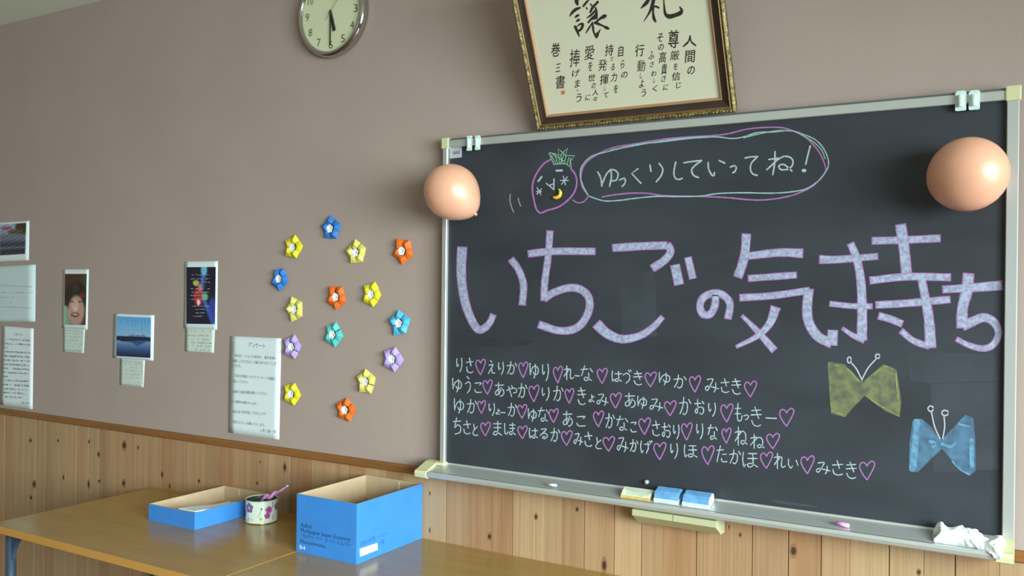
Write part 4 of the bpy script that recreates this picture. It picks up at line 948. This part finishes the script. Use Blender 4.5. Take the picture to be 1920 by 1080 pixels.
# ------------------------------------------------------------------ floral tin and pen
tc = T(488, 972, TZ); tc = np.array([-2.578, -.160, TZ])
tin = empty('floral_tin', tc, 'open white tin can with a purple and pink flower pattern', 'tin')
R_ = .0605; H_ = .087
def lz(name, prof, M, parent, seg=48):
    vs = []; fs = []; n = len(prof)
    for i in range(seg):
        a = 2*math.pi*i/seg
        for r, z in prof: vs.append((tc[0]+r*math.cos(a), tc[1]+r*math.sin(a), TZ+z))
    for i in range(seg):
        for j in range(n-1): fs.append((i*n+j, ((i+1) % seg)*n+j, ((i+1) % seg)*n+j+1, i*n+j+1))
    return mesh_obj(name, vs, fs, M, parent, True)
lz('tin_wall', [(R_, .004), (R_, H_-.003), (R_-.0006, H_)], mat('tin_white', (232, 240, 226), .3, coat=.3), tin)
tag(lz('tin_inside', [(R_-.0006, H_), (R_-.0014, H_-.002), (R_-.0014, .003), (.0001, .003)], mat('tin_green', (40, 62, 50), .35), tin), 'dark green inside')
lz('tin_rim', [(R_-.0016, H_-.001), (R_-.001, H_+.0016), (R_+.001, H_+.0016), (R_+.0015, H_-.0004), (R_+.0002, H_-.002)], mat('tin_cream', (226, 222, 196), .3, metal=.2), tin)
lz('tin_base', [(.0001, .0004), (R_-.001, .0004), (R_+.0012, .001), (R_+.0014, .003), (R_+.0001, .0045)], mat('tin_gold', (200, 180, 110), .3, metal=.8), tin)
va = math.atan2(CAM[1]-tc[1], CAM[0]-tc[0])
def on_tin(s, z, l): a = va+s/R_; return np.array([tc[0]+(R_+.0003+l)*math.cos(a), tc[1]+(R_+.0003+l)*math.sin(a), TZ+z])
# decoration: s is arc length to the right, z is height
k = Ink(lambda x, y, l: on_tin(x/1000, y/1000, l))
fl = [mat('fl_magenta', (186, 84, 150), .5), mat('fl_purple', (130, 104, 170), .5), mat('fl_yellow', (214, 206, 140), .5), mat('fl_green', (60, 96, 74), .5), mat('fl_dark', (150, 50, 100), .5)]
def flower(s, z, r, mi, n=5):
    for i in range(n):
        a = i*2*math.pi/n+.4; k.blob(s+r*.62*math.cos(a), z+r*.62*math.sin(a), r*.52, r*.52, mi, 0, 10)
    k.blob(s, z, r*.28, r*.28, 2 if mi == 1 else 4, .0004)
flower(28, 54, 13, 0); flower(22, 32, 11, 0); flower(-52, 62, 18, 1); flower(-2, 22, 6, 2); flower(70, 60, 14, 1); flower(-90, 40, 16, 0); flower(110, 45, 15, 1)
k.stroke([(-14, 28), (-6, 44), (0, 58)], 1.2, 3); k.blob(0, 60, 3, 4, 3); k.stroke([(50, 12), (44, 24), (48, 34)], 2.2, 3); k.stroke([(44, 80), (47, 70), (44, 62)], 3, 3); k.stroke([(-58, 10), (-54, 26)], 2.5, 3); k.blob(-38, 18, 2.2, 3, 1)
k.build('flower_print', fl, tin)
# pen
def pp(x, y, d):
    v = ray(x, y); v = v/np.linalg.norm(v); return CAM+v*d
dist = np.linalg.norm(tc+np.array([0, 0, .09])-CAM)
m_pen = mat('pen_wrap', (226, 150, 190), .3, noise=1, col2=(120, 100, 190), nscale=120, coat=.5, detail=2)
m_pen2 = mat('pen_wrap_red', (214, 90, 110), .3, noise=1, col2=(190, 160, 226), nscale=140, coat=.5, detail=2)
a = np.array([tc[0]-.035, tc[1]-.01, TZ+.006]); b = pp(495, 934, dist-.01); c = pp(517, 926, dist-.005); d = pp(537, 912.5, dist+.0)
pen = empty('patterned_pen', a, 'pink and purple patterned pen leaning out of the floral tin', 'pen')
tube('pen_barrel', [a, a*.4+b*.6, b, c, d], [.004, .005, .0065, .006, .004], m_pen, pen, 12)
w1 = (b+c)/2
tube('pen_ribbon', [b+np.array([-.006, -.004, -.003]), b*.7+c*.3+np.array([0, -.006, .008]), w1+np.array([.003, -.004, -.006]), c+np.array([0, -.004, .007]), c+np.array([.012, 0, .002])], [.003, .007, .008, .007, .003], m_pen2, pen, 10)
tag(tube('pen_tip', [d, d+(d-c)*.18], [.0042, .003], mat('pen_tip', (226, 232, 244), .3), pen, 10), 'white pen tip')
